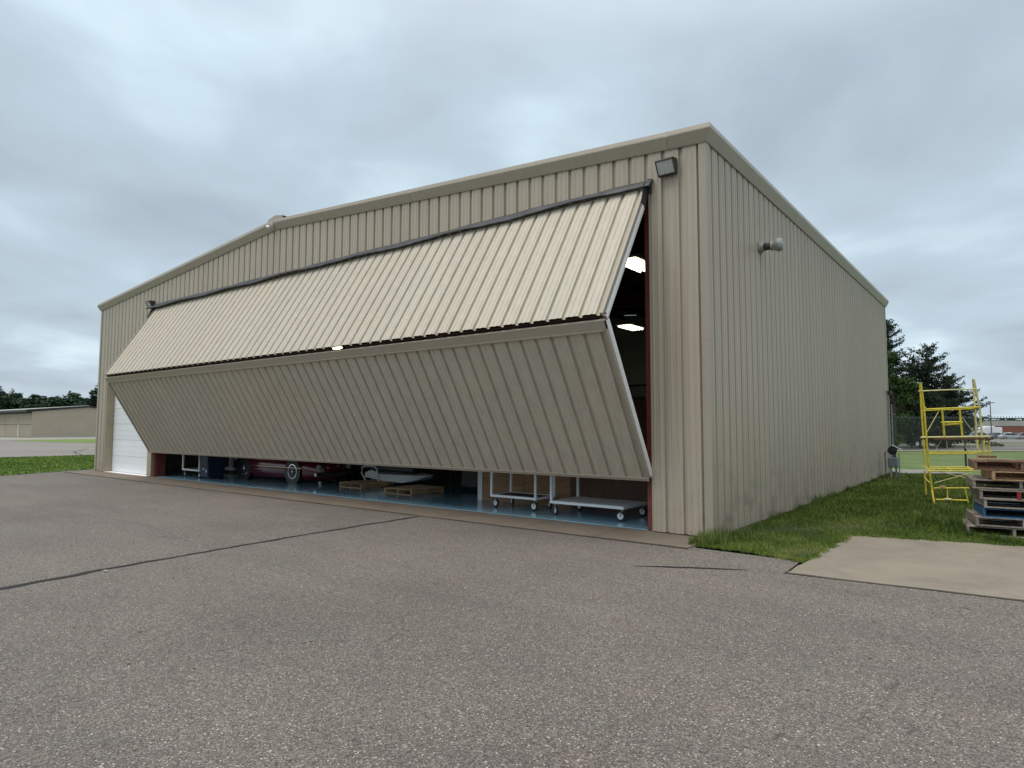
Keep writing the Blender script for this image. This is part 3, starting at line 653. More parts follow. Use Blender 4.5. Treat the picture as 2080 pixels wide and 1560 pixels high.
# gas/electric meter set at the back corner
mt = thing('gas_meter', 'grey gas meter and regulator on legs by the far wall corner', 'meter', (.30, 15.0, 0))
mb = MB(); mb.box((-.02, -.10, .42), (.26, .14, .74)); setbevel(mb.build('meter_body', M['grey_metal'], mt), .03, 3)
mb = MB(); mb.lathe((.12, -.02, .98), (0, -1, 0), [(0, .13), (.03, .14), (.06, .13), (.08, .06)], 16); mb.build('regulator', M['black'], mt)
mb = MB(); mb.prism([(-.12, -.14, 1.10), (.12, -.14, 1.17), (.40, -.14, 1.00), (.12, -.14, 1.14)], (0, .24, 0)); mb.build('rain_shield', M['galv'], mt)
mb = MB(); mb.tube([(-.10, 0, 0), (-.10, 0, .92), (.0, 0, 1.0), (.12, 0, .98)], .022, 8); mb.tube([(.12, 0, 1.0), (.12, 0, .74)], .03, 8); mb.tube([(.30, 0, 0), (.30, 0, .9)], .016, 8); mb.build('pipe', M['grey_metal'], mt)
mb = MB(); mb.box((.03, -.03, 0), (.08, .03, .42)); mb.build('leg', M['galv'], mt); mb = MB(); mb.box((.18, -.03, 0), (.23, .03, .42)); mb.build('leg', M['grey_metal'], mt)
cp = thing('conduit', 'grey electrical conduit rising up the far end of the side wall', 'conduit', (.06, 17.2, 0))
mb = MB(); mb.tube([(0, 0, .2), (0, 0, 3.0)], .03, 8); mb.build('pipe', M['galv'], cp); mb = MB(); mb.tube([(.07, .1, 1.0), (.07, .1, 2.6)], .022, 8); mb.build('pipe', M['galv'], cp)
mb = MB(); mb.box((-.02, -.14, 2.95), (.10, .02, 3.08)); mb.box((.02, -.26, 3.0), (.07, -.12, 3.03)); mb.build('junction_box', M['bronze'], cp)
# ceiling lights in the hangar
def ceil_light(loc, rz, label, n=4, L=1.22):
    t = thing('ceiling_light', label, 'lamp', loc, rz, 'fluorescent lights under the hangar roof')
    mb = MB(); mb.box((-L/2-.02, -n*.07-.03, .05), (L/2+.02, n*.07+.03, .11)); mb.tube([(-L/2+.1, 0, .1), (-L/2+.1, 0, .75)], .006, 4); mb.tube([(L/2-.1, 0, .1), (L/2-.1, 0, .75)], .006, 4); mb.build('housing', M['white_paint'], t)
    for k in range(n):
        y = (k-(n-1)/2)*.14; mb = MB(); mb.tube([(-L/2, y, .01), (L/2, y, .01)], .026, 8); mb.build('tube', M['tube_light'], t)
    return t
ceil_light((-3.35, 4.15, 5.60), R(90), 'bright four-tube light seen high in the gap beside the door')
ceil_light((-8.17, 13.05, 5.65), R(90), 'lower bright light seen deep in the gap beside the door')

p_ = D(684, 706.5, 1); d_ = p_-CAMP; p_ = CAMP+d_*((-1.56-CAMP.y)/d_.y)
t_ = thing('light_stand_in', 'added glowing piece in the door fold, standing in for a ceiling light behind', 'lamp', p_)
mb = MB(); mb.prism([(-.15, 0, -.012), (-.10, 0, .018), (.10, 0, .018), (.15, 0, -.008), (.08, 0, -.028), (-.08, 0, -.028)], (0, .03, 0)); mb.build('lens', M['tube_light'], t_)  # added glowing piece standing in for a ceiling light seen through the gap
mb = MB(); mb.box((-.16, .031, -.03), (.16, .06, .022)); mb.build('housing', M['bronze'], t_)  # housing made up to carry the added glow
# ------------------------------------------------------------------ inside the hangar
pw = thing('partition_wall', 'plywood partition wall standing behind the platform carts', 'wall', (-6.3, 1.80, .024))
for k in range(5):
    x0 = .12+k*1.22; x1 = min(x0+1.214, 6.1)
    if x0 < 6.1:
        mb = MB(); mb.box((x0, 0, .0), (x1, .05, 2.22)); mb.build('wall_board', M['ply'] if k < 2 else M['ply_dark'], pw)
mb = MB(); mb.box((-.02, -.02, 0), (.115, .9, 2.24)); mb.build('end_trim', M['white_steel'], pw)
mb = MB(); mb.box((0, 0.052, 2.225), (6.1, 2.2, 2.30)); mb.build('top_deck', M['ply_dark'], pw)
def caster(mb_t, parent, x, y, z1, ang, wheel='tyre', r=.095):
    c, s = math.cos(ang), math.sin(ang); t = MB(); ax = (c, s, 0)
    t.lathe((x-c*.022, y-s*.022, r), ax, [(0, r*.72), (.004, r*.94), (.014, r), (.030, r), (.040, r*.94), (.044, r*.72)], 18); w_ = t.build('wheel', M['tyre'], parent)
    t = MB(); t.lathe((x-c*.026, y-s*.026, r), ax, [(0, r*.2), (.003, r*.62), (.049, r*.62), (.052, r*.2)], 14); t.build('hub', M['white_steel'], w_)
    t = MB()
    for q in (-1, 1):
        p0 = Vector((x+c*.034*q, y+s*.034*q, r)); p1 = Vector((x+c*.034*q+s*.04, y+s*.034*q-c*.04, z1-.01)); t.tube([p0, p1], .011, 4)
    t.obox((x+s*.04, y-c*.04, z1-.006), (.045, 0, 0), (0, .045, 0), (0, 0, .006)); t.build('fork', M['galv'], parent)
def cart(name, label, loc, L, Wd, z, posts, mat_deck, deckz=.04, flush=False):
    t = thing(name, label, 'cart', loc, 0, 'wheeled carts inside the door'); e = .03
    mb = MB()
    mb.box((0, 0, z), (L, e*1.6, z+.05)); mb.box((0, Wd-e*1.6, z), (L, Wd, z+.05)); mb.box((0, e*1.6, z), (e*1.6, Wd-e*1.6, z+.05)); mb.box((L-e*1.6, e*1.6, z), (L, Wd-e*1.6, z+.05))
    setbevel(mb.build('frame', M['white_paint'], t), .004)
    mb = MB(); mb.box((e*1.6, e*1.6, z+.02), (L-e*1.6, Wd-e*1.6, z+.04+(.012 if flush else 0))); mb.build('deck', mat_deck, t)
    for x, y, h in posts: mb = MB(); mb.box((x-.022, y-.022, z+.05), (x+.022, y+.022, z+h)); mb.build('post', M['white_paint'], t)
    if len(posts) == 4:
        mb = MB(); h = posts[0][2]; mb.box((0, 0, z+h), (L, Wd, z+h+.04)); mb.build('top_shelf', M['white_paint'], t)
    elif len(posts) == 2:
        mb = MB(); h = posts[0][2]; mb.box((posts[0][0]-.02, posts[0][1], z+h), (posts[0][0]+.02, posts[1][1], z+h+.04)); mb.build('handle', M['white_paint'], t)
    for i, (x, y) in enumerate(((.1, .08), (L-.1, .08), (.1, Wd-.08), (L-.1, Wd-.08))): caster(None, t, x, y, z, random.uniform(-.5, .9)+1.2)
    return t
cart('shelf_cart', 'tall white shelf cart with dark deck, left of the two by the partition', (-5.12, .80, .024), 1.2, .72, .225, [(.025, .025, .9), (1.175, .025, .9), (.025, .695, .9), (1.175, .695, .9)], M['black'])
cart('platform_cart', 'low white flat platform cart nearest the right door post', (-3.45, .60, .024), 1.6, 1.02, .225, [(.025, .03, .85), (.025, .99, .85)], M['white_steel'], flush=True)
cart('shelf_cart', 'white wheeled cart at the far left end of the door opening', (-18.75, .70, .024), 1.2, .62, .22, [(.025, .025, .62), (1.175, .025, .9), (.025, .595, .62), (1.175, .595, .9)], M['black'])
bn = thing('storage_bin', 'dark navy plastic wheeled bin beside the white cart', 'bin', (-17.15, .95, .024))
mb = MB(); mb.prism([(-.27, -.3, .06), (.27, -.3, .06), (.27, .3, .06), (-.27, .3, .06)], (0, 0, .0)); mb.v = [(-.25, -.28, .05), (.25, -.28, .05), (.25, .28, .05), (-.25, .28, .05), (-.30, -.34, .98), (.30, -.34, .98), (.30, .34, .98), (-.30, .34, .98)]; mb.f = [(3, 2, 1, 0), (4, 5, 6, 7), (0, 1, 5, 4), (1, 2, 6, 5), (2, 3, 7, 6), (3, 0, 4, 7)]
setbevel(mb.build('tub', M['bin'], bn), .03, 2); mb = MB(); mb.box((-.32, -.37, .985), (.32, .37, 1.04)); setbevel(mb.build('lid', M['bin'], bn), .02, 2)
for s in (-1, 1): mb = MB(); mb.lathe((s*.22-.02, .2, .08), (1, 0, 0), [(0, .08), (.04, .08)], 14); mb.build('wheel', M['tyre'], bn)
mb = MB(); mb.box((-.03, -.305, .30), (.03, -.29, .34)); mb.box((.14, -.30, .22), (.19, -.285, .30)); mb.build('sticker', M['white_paint'], bn)
st = thing('equipment_stand', 'white post stand with a flat foot behind the maroon car', 'stand', (-19.3, 2.75, .024))
mb = MB(); mb.box((-.32, -.08, .09), (.32, .08, .20)); mb.build('foot', M['white_steel'], st); mb = MB(); mb.box((-.07, -.05, .20), (.07, .05, 1.3)); mb.build('post', M['white_steel'], st)
mb = MB(); mb.prism([(.07, -.03, .75), (.07, -.03, .62), (.55, -.03, .40), (.6, -.03, .44)], (0, .06, 0)); mb.build('arm', M['white_steel'], st)
for s in (-1, 1): mb = MB(); mb.lathe((s*.25-.02, 0, .045), (1, 0, 0), [(0, .045), (.04, .045)], 12); mb.build('caster', M['tyre'], st)

def make_pallet(name, label, mat, L=1.2, Wd=1.0, hh=.13, seed=0, group=None, missing=()):
    rr = random.Random(seed); t = thing(name, label, 'pallet', (0, 0, 0), 0, group)
    b = .018; sw = .038
    for i, y in enumerate((0, Wd/2-sw/2, Wd-sw)):
        mb = MB(); j = rr.uniform(-.01, .01); mb.box((0+j, y, b), (L+j, y+sw, hh-b)); mb.build('stringer', mat, t)
    n = 7; bw = .11; pit = (L-bw)/(n-1)
    for k in range(n):
        if k in missing: continue
        j = rr.uniform(-.012, .012); x = k*pit+rr.uniform(-.006, .006)*(0 < k < n-1)
        mb = MB(); mb.obox((x+bw/2, Wd/2+j, hh-b/2+.0005*k), (bw/2, 0, 0), (rr.uniform(-.008, .008), Wd/2, rr.uniform(-.002, .002)), (0, 0, b/2-.0005)); mb.build('deck_board', mat, t)
    for x in (0, L/2-bw/2, L-bw):
        mb = MB(); mb.box((x, rr.uniform(-.01, .01), 0), (x+bw, Wd+rr.uniform(-.01, .01), b-.0005)); mb.build('bottom_board', mat, t)
    if seed >= 10: mb = MB(); mb.box((L-.02, .04, b), (L-.002, Wd-.04, hh-b-.001)); mb.build('rear_blocker', mat, t)  # added rear board blocks light through the pallet openings, keeping them dark
    return t
pi = make_pallet('pallet', 'pale wooden pallet on the blue floor nearest the license plate', M['wood_new'], 1.15, 1.0, .14, 3, 'pallets on the blue floor'); pi.location = (-10.48, 1.70, .024); pi.rotation_euler = (0, 0, R(88))
pj = dup(pi, (-8.12, 1.36, .024), R(90), 'pale wooden pallet on the blue floor in front of the white bumper bar')

# ------------------------------------------------------------------ vehicles
def ring(x, pts): return [(x, y, z) for y, z in pts]
def loft(stations, mat, name, parent, closed=True, smooth=True):
    v = []; f = []; n = len(stations[0])
    for s in stations: v += s
    for k in range(len(stations)-1):
        for j in range(n-1): f.append((k*n+j, k*n+j+1, k*n+n+j+1, k*n+n+j))
        f.append((k*n+n-1, k*n, k*n+n, k*n+2*n-1))
    f.append(tuple(range(n))[::-1]); f.append(tuple((len(stations)-1)*n+j for j in range(n)))
    return link(name, v, f, mat, parent, smooth=smooth)
def wheel(parent, x, y, r, rim='alloy', wdt=.2, side=1):
    mb = MB(); s = side
    mb.lathe((x, y-s*wdt/2, r), (0, s, 0), [(0, r*.6), (.005, r*.9), (.04, r), (wdt-.04, r), (wdt-.005, r*.9), (wdt, r*.64)], 24); w_ = mb.build('tyre', M['tyre'], parent, False)
    mb = MB(); mb.lathe((x, y+s*(wdt/2-.03), r), (0, s, 0), [(0, r*.66), (.034, r*.66), (.036, r*.60), (.01, r*.56)], 24); mb.build('rim', M['chrome'], w_)
    mb = MB(); mb.lathe((x, y+s*(wdt/2-.02), r), (0, s, 0), [(0, r*.16), (.04, r*.14), (.05, r*.05)], 12)
    for k in range(16 if rim == 'wire' else 6):
        a = 2*math.pi*k/(16 if rim == 'wire' else 6); d = Vector((math.cos(a), 0, math.sin(a))); c = Vector((x, y+s*(wdt/2+.0), r))
        mb.tube([c+d*r*.12, c+d*r*.6-Vector((0, s*.008, 0))], .006 if rim == 'wire' else .03, 4)
    mb.build('spokes', M['chrome'], w_)
def make_car(name, label, paint, L, Wd, H, zb, belt, hood, roof, wr, xw, group=None, rim='alloy', cat='car', chrome=False):
    """x along the car (nose at +L/2); hood: [(x, z_top)]; roof: [(x, z, halfwidth)]"""
    t = thing(name, label, cat, (0, 0, 0), 0, group); st = []; hw = Wd/2
    for x, zt, k in hood:
        w1 = hw*k
        st.append(ring(x, [(-w1*.90, zb), (-w1*.985, zb+.12), (-w1, (zb+zt)*.5), (-w1*.975, zt-.10), (-w1*.86, zt-.015), (0, zt+.015), (w1*.86, zt-.015), (w1*.975, zt-.10), (w1, (zb+zt)*.5), (w1*.985, zb+.12), (w1*.90, zb)]))
    body = loft(st, paint, 'body', t)
    if roof:
        c = []
        for x, z, k in roof:
            w0, w1 = hw*.93*k, hw*.74*k
            c.append(ring(x, [(-w0, belt-.05), (-w1, z-.05), (-w1*.85, z-.02), (w1*.85, z-.02), (w1, z-.05), (w0, belt-.05)]))
        g = loft(c, M['glass'], 'window', t, smooth=False)
        mid = [r for r in roof if r[1] > H-.16]; mb = MB()
        x0, x1 = mid[0][0], mid[-1][0]; mb.prism([(x0, -hw*.72, H-.045), (x1, -hw*.72, H-.045), (x1, -hw*.6, H), (x0, -hw*.6, H)], (0, 0, 0)); mb = MB()
        mb.v = [(x0, -hw*.74, H-.055), (x1, -hw*.74, H-.055), (x1, hw*.74, H-.055), (x0, hw*.74, H-.055), (x0+.1, -hw*.62, H), (x1-.1, -hw*.62, H), (x1-.1, hw*.62, H), (x0+.1, hw*.62, H)]; mb.f = [(3, 2, 1, 0), (4, 5, 6, 7), (0, 1, 5, 4), (1, 2, 6, 5), (2, 3, 7, 6), (3, 0, 4, 7)]
        for s in (-1, 1):
            for xa, za, xb, zb2 in ((roof[0][0], belt, x0, H-.05), (roof[-1][0], belt, x1, H-.05), ((x0+x1)/2, belt, (x0+x1)/2, H-.05)):
                mb.tube([(xa, s*hw*.91, za-.03), (xb, s*hw*.735, zb2)], .03, 5)
        mb.build('roof', paint, t)
    for x in xw:
        for s in (-1, 1):
            mb = MB(); mb.lathe((x, s*(hw-.19), wr), (0, s, 0), [(0, wr*1.16), (.192, wr*1.16)], 22); mb.build('wheel_arch', M['black'], t)
            wheel(t, x, s*(hw-.10), wr, rim, .2, s)
    nx_, nz = hood[-1][0], hood[-1][1]
    for s in (-1, 1):
        mb = MB(); mb.lathe((nx_-.02, s*hw*.68, nz-.12), (1, 0, 0), [(0, .09), (.05, .085), (.07, .05)], 12); mb.build('headlight', M['lens'], t)
        mb = MB(); mb.box((hood[0][0]-.02, s*hw*.62-.09, hood[0][1]-.20), (hood[0][0]+.04, s*hw*.62+.09, hood[0][1]-.10)); mb.build('tail_light', M['car_red'], t)
    mb = MB(); mb.box((nx_-.05, -hw*.86, zb+.10), (nx_+.06, hw*.86, zb+.22)); setbevel(mb.build('bumper', M['chrome'] if chrome else M['black'], t), .02, 2)
    if chrome:
        for s in (-1, 1): mb = MB(); mb.box((-L/2+.5, s*(hw+.002), zb+.33), (L/2-.5, s*(hw+.014), zb+.345)); mb.build('side_moulding', M['chrome'], t)
    return t
rc = make_car('classic_car', 'maroon classic car with wire wheels parked inside the hangar', M['car_red'], 4.5, 1.62, 1.3, .11, .82,
     [(-2.1, .62, .72), (-1.9, .76, .9), (-1.3, .84, 1), (-.2, .84, 1), (1.0, .80, .99), (1.9, .74, .92), (2.25, .60, .74)],
     [(-1.3, .82, .9), (-.9, 1.22, 1), (-.1, 1.26, 1), (.4, .82, .95)], .335, (-1.3, 1.3), rim='wire', chrome=True)
rc.location = (-15.02, 2.42, .024); rc.rotation_euler = (0, 0, R(2))
sv = make_car('dark_suv', 'black vehicle with a white plate parked behind the maroon car', M['car_black'], 4.6, 1.85, 1.75, .27, 1.05,
     [(-2.3, .95, .92), (-2.0, 1.05, 1), (1.0, 1.06, 1), (1.9, .98, .97), (2.25, .82, .88)],
     [(-2.2, 1.0, .95), (-2.0, 1.70, 1), (.1, 1.72, 1), (.95, 1.05, .96)], .36, (-1.4, 1.4), cat='vehicle')
sv.location = (-12.75, 5.6, .024); sv.rotation_euler = (0, 0, R(-84))
mb = MB(); mb.box((2.26, -.05-.16, .40), (2.275, -.05+.16, .57)); mb.build('license_plate', M['white_steel'], sv)
mb = MB(); mb.box((2.276, -.17, .45), (2.279, -.07, .53)); mb.box((2.276, -.03, .45), (2.279, .08, .53)); mb.build('plate_characters', M['grey_metal'], sv)
# white fairing machine with hoop bumper on skis
sm = thing('snowmobile', 'white snowmobile body with a white-painted hoop bumper behind the pallets', 'snowmobile', (-10.35, 2.95, .024), R(0))
mb = MB(); 
for s in (-.28, .28): mb.tube([(-1.1, s, .12), (-1.0, s, .05), (.9, s, .05), (1.15, s, .14)], .025, 6)
mb.build('ski', M['black'], sm)
loft([ring(-1.0, [(-.3, .28), (-.3, .42), (0, .46), (.3, .42), (.3, .28)]), ring(-.35, [(-.38, .16), (-.40, .34), (0, .40), (.40, .34), (.38, .16)]), ring(.55, [(-.38, .14), (-.40, .36), (0, .40), (.4, .36), (.38, .14)]), ring(1.0, [(-.3, .22), (-.36, .36), (0, .42), (.36, .36), (.3, .22)]), ring(1.25, [(-.1, .33), (-.14, .36), (0, .38), (.14, .36), (.1, .33)])], M['white_paint'], 'belly_pan', sm, smooth=False)
loft([ring(-1.15, [(-.30, .22), (-.30, .36), (0, .40), (.30, .36), (.30, .22)]), ring(-.8, [(-.33, .20), (-.33, .44), (0, .46), (.33, .44), (.33, .20)]), ring(-.55, [(-.33, .18), (-.33, .38), (0, .4), (.33, .38), (.33, .18)])], M['white_steel'], 'side_panel', sm, smooth=False)
mb = MB(); mb.tube([(-.95, -.42, .12), (-1.15, -.42, .34), (-1.13, -.42, .50), (-1.0, -.42, .56), (-.55, -.42, .56), (-.46, -.42, .46), (-.40, -.42, .10)], .024, 8); mb.build('hoop_bumper', M['white_paint'], sm)  # white paint stands in for bright reflections on a chrome hoop
mb = MB(); mb.box((-.9, -.30, .41), (.9, .30, .72)); mb.box((-.1, -.2, .72), (.9, .2, .95)); setbevel(mb.build('seat_and_engine', M['black'], sm), .06, 2)
mb = MB(); mb.tube([(.6, -.43, .40), (1.9, -.43, .44)], .012, 6); mb.build('ski_rod', M['chrome'], sm)
# dark workbench/machinery filling the back of the opening
wb = thing('workbench', 'dark cluttered workbench behind the white snowmobile', 'workbench', (-8.6, 5.2, .024))
mb = MB(); mb.box((-1.6, -.4, .82), (1.6, .4, .88)); mb.build('top', M['wood_brown'], wb)
for x in (-1.5, 1.5):
    for y in (-.33, .33): mb = MB(); mb.box((x-.04, y-.04, 0), (x+.04, y+.04, .82)); mb.build('leg', M['black'], wb)
mb = MB(); mb.box((-1.45, -.3, .25), (1.45, .3, .30)); mb.build('shelf', M['black'], wb)
tb = thing('tool_chest', 'black tool chest deep in the hangar left of the partition', 'tool chest', (-7.6, 3.4, .024))
mb = MB(); mb.box((-.5, -.25, .1), (.5, .25, .9)); setbevel(mb.build('cabinet', M['black'], tb), .01)
for k in range(4): mb = MB(); mb.box((-.47, -.27, .14+k*.19), (.47, -.251, .31+k*.19)); mb.build('drawer', M['bronze'], tb)
for s in (-.42, .42): mb = MB(); mb.lathe((s-.02, -.18, .05), (1, 0, 0), [(0, .05), (.04, .05)], 12); mb.build('caster', M['tyre'], tb)
gb = thing('ball', 'small white ball lying on the blue floor', 'ball', (-12.55, 1.85, .024)); mb = MB(); mb.lathe((0, 0, 0), (0, 0, 1), [(0, .004), (.008, .03), (.03, .045), (.05, .045), (.075, .03), (.085, .004)], 14); mb.build('ball_shell', M['white_paint'], gb, True)

# ------------------------------------------------------------------ pallet stack
def Dz(u, v, z):
    d = fw+r2*((u-1040)/F)-u2*((v-780)/F); return CAMP+d*((z-CAMP.z)/d.z)
PL = [ # z, left px of front corner, material, shift along front, rotation jitter, label
 (0, M['wood_grey'], 0, -.01, 'bottom grey pallet of the stack, lying in the grass'),
 (1, M['wood_grey'], .125, .02, 'grey weathered pallet directly under the blue pallet'),
 (2, M['wood_blue'], .22, .0, 'blue painted pallet low in the stack'),
 (3, M['wood_grey'], .235, .03, 'grey pallet directly on top of the blue pallet'),
 (4, M['wood_grey'], .19, .02, 'grey pallet with a red block, second above the blue one'),
 (5, M['wood_grey'], .11, -.02, 'wide grey pallet sticking out below the pale new one'),
 (6, M['wood_new'], .36, .02, 'pale new pallet near the top of the stack'),
 (7, M['wood_brown'], .14, -.03, 'dark brown pallet with broken boards at the top of the stack')]
front = (Vector((3.727, 2.442, 0))-Vector((3.011, 2.921, 0))).normalized(); ang = R(9)
z = .015
for k, (i, m_, sh, ro, lb) in enumerate(PL):
    hh = .142
    p = make_pallet('pallet', lb, m_, 1.05, 1.22, hh, 10+k, 'pallets stacked on the grass', missing=(2,) if k in (7,) else ())
    a2 = ang+ro; base = Vector((3.02, 2.93, z))+Vector((math.cos(ang), math.sin(ang), 0))*(sh+1.22)
    p.location = base; p.rotation_euler = (R(.4)*(k % 2), R(.4)*((k+1) % 2), a2+R(90)); z += hh+.004
    if k == 4:
        mb = MB(); mb.box((-.010, .70, .0), (.03, .75, hh-.02)); mb.build('block', M['wood_red'], p)
for k, (x, y, a, L, m_, lb) in enumerate([(.16, .02, .03, .95, 'wood_brown', 'long brown board lying along the front of the top pallet'), (.50, .06, -.04, .42, 'wood_new', 'short pale splintered board on the top pallet'), (.08, .30, .05, .23, 'wood_red', 'short reddish block lying on the top boards, left'), (.95, .32, .0, .25, 'wood_red', 'short reddish block lying on the top boards, right'), (.25, .16, -.02, 1.0, 'wood_grey', 'long grey board behind the brown one on the stack top')]):
    c, s = math.cos(ang), math.sin(ang); mb = MB(); mb.box((0, 0, 0), (L, .10, .035)); o = mb.build('loose_board', M[m_] if m_ != 'wood_red' else M['wood_rust']); zz_ = z+.002+(.0 if k in (1,) else .0)+(.045 if k in (2, 3) else 0)
    o.location = (3.16+c*(x+.02)-s*y, 2.93+s*(x+.02)+c*y, zz_+(0.0)); o.rotation_euler = (0, 0, ang+a)
    tag(o, lb, 'board', 'loose boards on the pallet stack')

# ------------------------------------------------------------------ yellow scaffold
sb = WP(1905, 14.4); sc = thing('scaffold', 'yellow tube scaffold tower leaning in the long grass beside the pallets', 'scaffold', (0, 0, 0))
def tubes(name, lst, r, mat='yellow'):
    for pts in lst:
        mb = MB(); mb.tube([D(*p) for p in pts], r*.92, 8); mb.build(name, M[mat], sc)
A, B = 14.1, 15.5
tubes('upright', [[(1870, 777, A), (1877, 829, A), (1881.7, 889, A), (1887, 948, A)], [(1888, 957, A), (1893, 995, A), (1900, 1034, 13.9)], [(1869, 779, B), (1871.6, 832, B), (1875.5, 888, B), (1880.5, 948, B)], [(1878, 956, B), (1881, 1006, B)]], .023)
tubes('upright', [[(1976.5, 772, B), (1980, 826, B), (1984, 888, B), (1988, 960, B)], [(1978, 771, A), (1984, 800, A), (1990, 828, A), (1994.5, 888, A), (1999, 960, A), (2004, 1020, A)]], .023, 'yellow_faded')
tubes('cap_bend', [[(1976.5, 772, B), (1977, 769.5, (A+B)/2), (1978, 771, A)]], .023, 'yellow_faded')
tubes('guard_rail', [[(1866, 794.5, A), (1925, 792, A), (1985, 790, A)]], .016, 'yellow_faded')
tubes('platform_rail', [[(1876.5, 831.5, A), (1990, 827, A)], [(1872, 834, B), (1980, 830, B)], [(1877, 834.5, A), (1880, 826.5, A)], [(1980, 829.5, B), (1990, 828, A)]], .020)
tubes('frame_post', [[(1913.5, 833, A), (1916, 860, A), (1918.5, 888, A)], [(1949.5, 833, A), (1952, 860, A), (1955, 887, A)]], .022)
tubes('crossbar', [[(1912, 857.8, A), (1955, 857.2, A)], [(1914, 863, A+.05), (1953, 861, A+.05)]], .020)
tubes('diagonal_brace', [[(1906.5, 836, A), (1881, 881, A)], [(1955, 848, A), (1976, 877, A)], [(1914, 890, A), (1901, 914, A)], [(1922, 890, A), (1925, 918, A)], [(1960, 890, A), (1979, 918, A)], [(1990, 893, A), (2001, 934, A)], [(1952, 890, B), (1966, 917, B)]], .010, 'yellow_faded')
tubes('main_rail', [[(1870, 888.5, A), (2009, 886.5, A)]], .022, 'yellow_faded')
tubes('lower_rail', [[(1884, 918.5, A), (2013, 917.5, A)], [(1884, 921.5, B), (1996, 920.5, B)]], .017)
tubes('corner_post', [[(2008, 887, A), (2009.5, 920, A), (2013, 962, A)], [(1985.5, 890, B), (1987, 918, B)], [(1999, 890, B), (2000, 932, B)]], .017)
mb = MB(); p0, p1 = D(1886, 890.5, A+.1), D(2006, 890.0, A+.1); e = (p1-p0)/2; mb.obox((p0+p1)/2+Vector((0, 0, -.012)), e, (fw.x*.25*.0+(-e.y)*.28, e.x*.28, 0), (0, 0, .018)); mb.build('plank', M['plank'], sc)
tubes('base_rail', [[(1887, 949.5, B), (1976, 949, B)], [(1886, 953, (A+B)/2), (1977, 952.5, (A+B)/2)], [(1884, 957.5, A), (1890, 957, A), (1978, 956.3, A)], [(1876, 946.5, B), (1891, 957.5, A)], [(1924, 949.5, B), (1931, 955, A)], [(1965, 949.5, B), (1973, 955.5, A)]], .017)
tubes('cross_brace', [[(1910, 958.5, A), (1994, 978, A)], [(1976, 959.5, A), (1897.5, 981, A)]], .009, 'yellow_faded')
tubes('side_ladder', [[(1878, 970, B), (1890, 982, A), (1894, 988, A)], [(1897, 992, A), (1906, 1004, A+.3)]], .014)
tubes('foot_rail', [[(1897, 991.5, A), (1968, 991.2, A)], [(1900, 1014.5, A), (1966, 1016.5, A)], [(1959.5, 992, A), (1963, 1005, A), (1967, 1021, A)]], .017)
tubes('jack_screw', [[(1924, 993, A), (1925, 1013, A)]], .014)
mb = MB(); c = D(1914, 988.5, A); mb.obox(c, rt*.055, FH.to_3d()*.03, (0, 0, .016)); mb.build('tag_plate', M['wood_new'], sc)
mb = MB(); c = D(1925, 1013.5, A); mb.lathe(c-Vector((0, 0, .01)), (0, 0, 1), [(0, .09), (.012, .09), (.03, .03)], 12); mb.build('base_plate', M['yellow_faded'], sc)
tubes('caster_leg', [[(1917.5, 1016, A), (1917.8, 1033, A)], [(1932, 1016, A), (1932.2, 1034, A)]], .008)
mb = MB(); c = D(1925, 1026, A); mb.lathe(c-rt*.03, rt, [(0, .07), (.01, .085), (.05, .085), (.06, .07)], 14); mb.build('caster_wheel', M['tyre'], sc)

# ------------------------------------------------------------------ chain link fence
T0 = 28.6
def FP(s, z): p = Vector((CAMP.x, CAMP.y))+FH*T0+Vector((rt.x, rt.y))*s; return Vector((p.x, p.y, z))
s0, s1 = 16.9, 34.0
fe = thing('chain_link_fence', 'dark chain link fence running behind the scaffold and pallets', 'fence')
FZ = 2.17; wires = []; pit = .085; n = int((s1-s0+FZ)/pit); V = []; Fa = []
for k in range(n):
    for sg in (1, -1):
        a = s0-FZ+k*pit+(0 if sg == 1 else FZ); b = a+sg*(FZ-.08)
        lo, hi = (a, b)
        z0, z1 = .06, FZ-.02
        ca, cb = max(s0, min(s1, lo)), max(s0, min(s1, hi))
        if abs(ca-cb) < .01: continue
        t0 = (ca-lo)/(hi-lo); t1 = (cb-lo)/(hi-lo); P0 = FP(ca, z0+(z1-z0)*t0); P1 = FP(cb, z0+(z1-z0)*t1)
        d = (P1-P0).normalized(); q = FH.to_3d(); r_ = d.cross(q); wv = .0034; off = q*(.002*sg)
        i = len(V)
        for P in (P0, P1):
            for j in range(3):
                th = 2*math.pi*j/3; V.append(tuple(P+off+(r_*math.cos(th)+q*math.sin(th))*wv))
        for j in range(3): Fa.append((i+j, i+(j+1) % 3, i+3+(j+1) % 3, i+3+j))
wm_ = link_np('wire_mesh', np.array(V), np.array(Fa), M['fence'], fe); wm_['kind'] = 'stuff'
mb = MB(); mb.tube([FP(s0, FZ), FP(s1, FZ)], .024, 8); mb.build('top_rail', M['fence_post'], fe)
mb = MB(); k = 0
s = s0
while s < s1:
    P = FP(s, FZ+.01); mb.tube([P, P+Vector((.012, 0, .085))], .007, 3, cap=False); mb.tube([P, P+Vector((-.012, 0, .085))], .007, 3, cap=False); s += .13
o = mb.build('wire_tips', M['fence'], fe); o['kind'] = 'stuff'
for s, r_, h in ((16.95, .055, FZ+.14), (20.07, .042, FZ+.03), (23.2, .042, FZ+.03), (26.3, .042, FZ+.03), (29.4, .042, FZ+.03), (32.5, .042, FZ+.03)):
    mb = MB(); mb.tube([FP(s, 0), FP(s, h)], r_, 10); mb.lathe(FP(s, h), (0, 0, 1), [(0, r_*1.1), (.02, r_*1.05), (.05, r_*.5)], 10); mb.build('fence_post', M['fence_post'], fe)

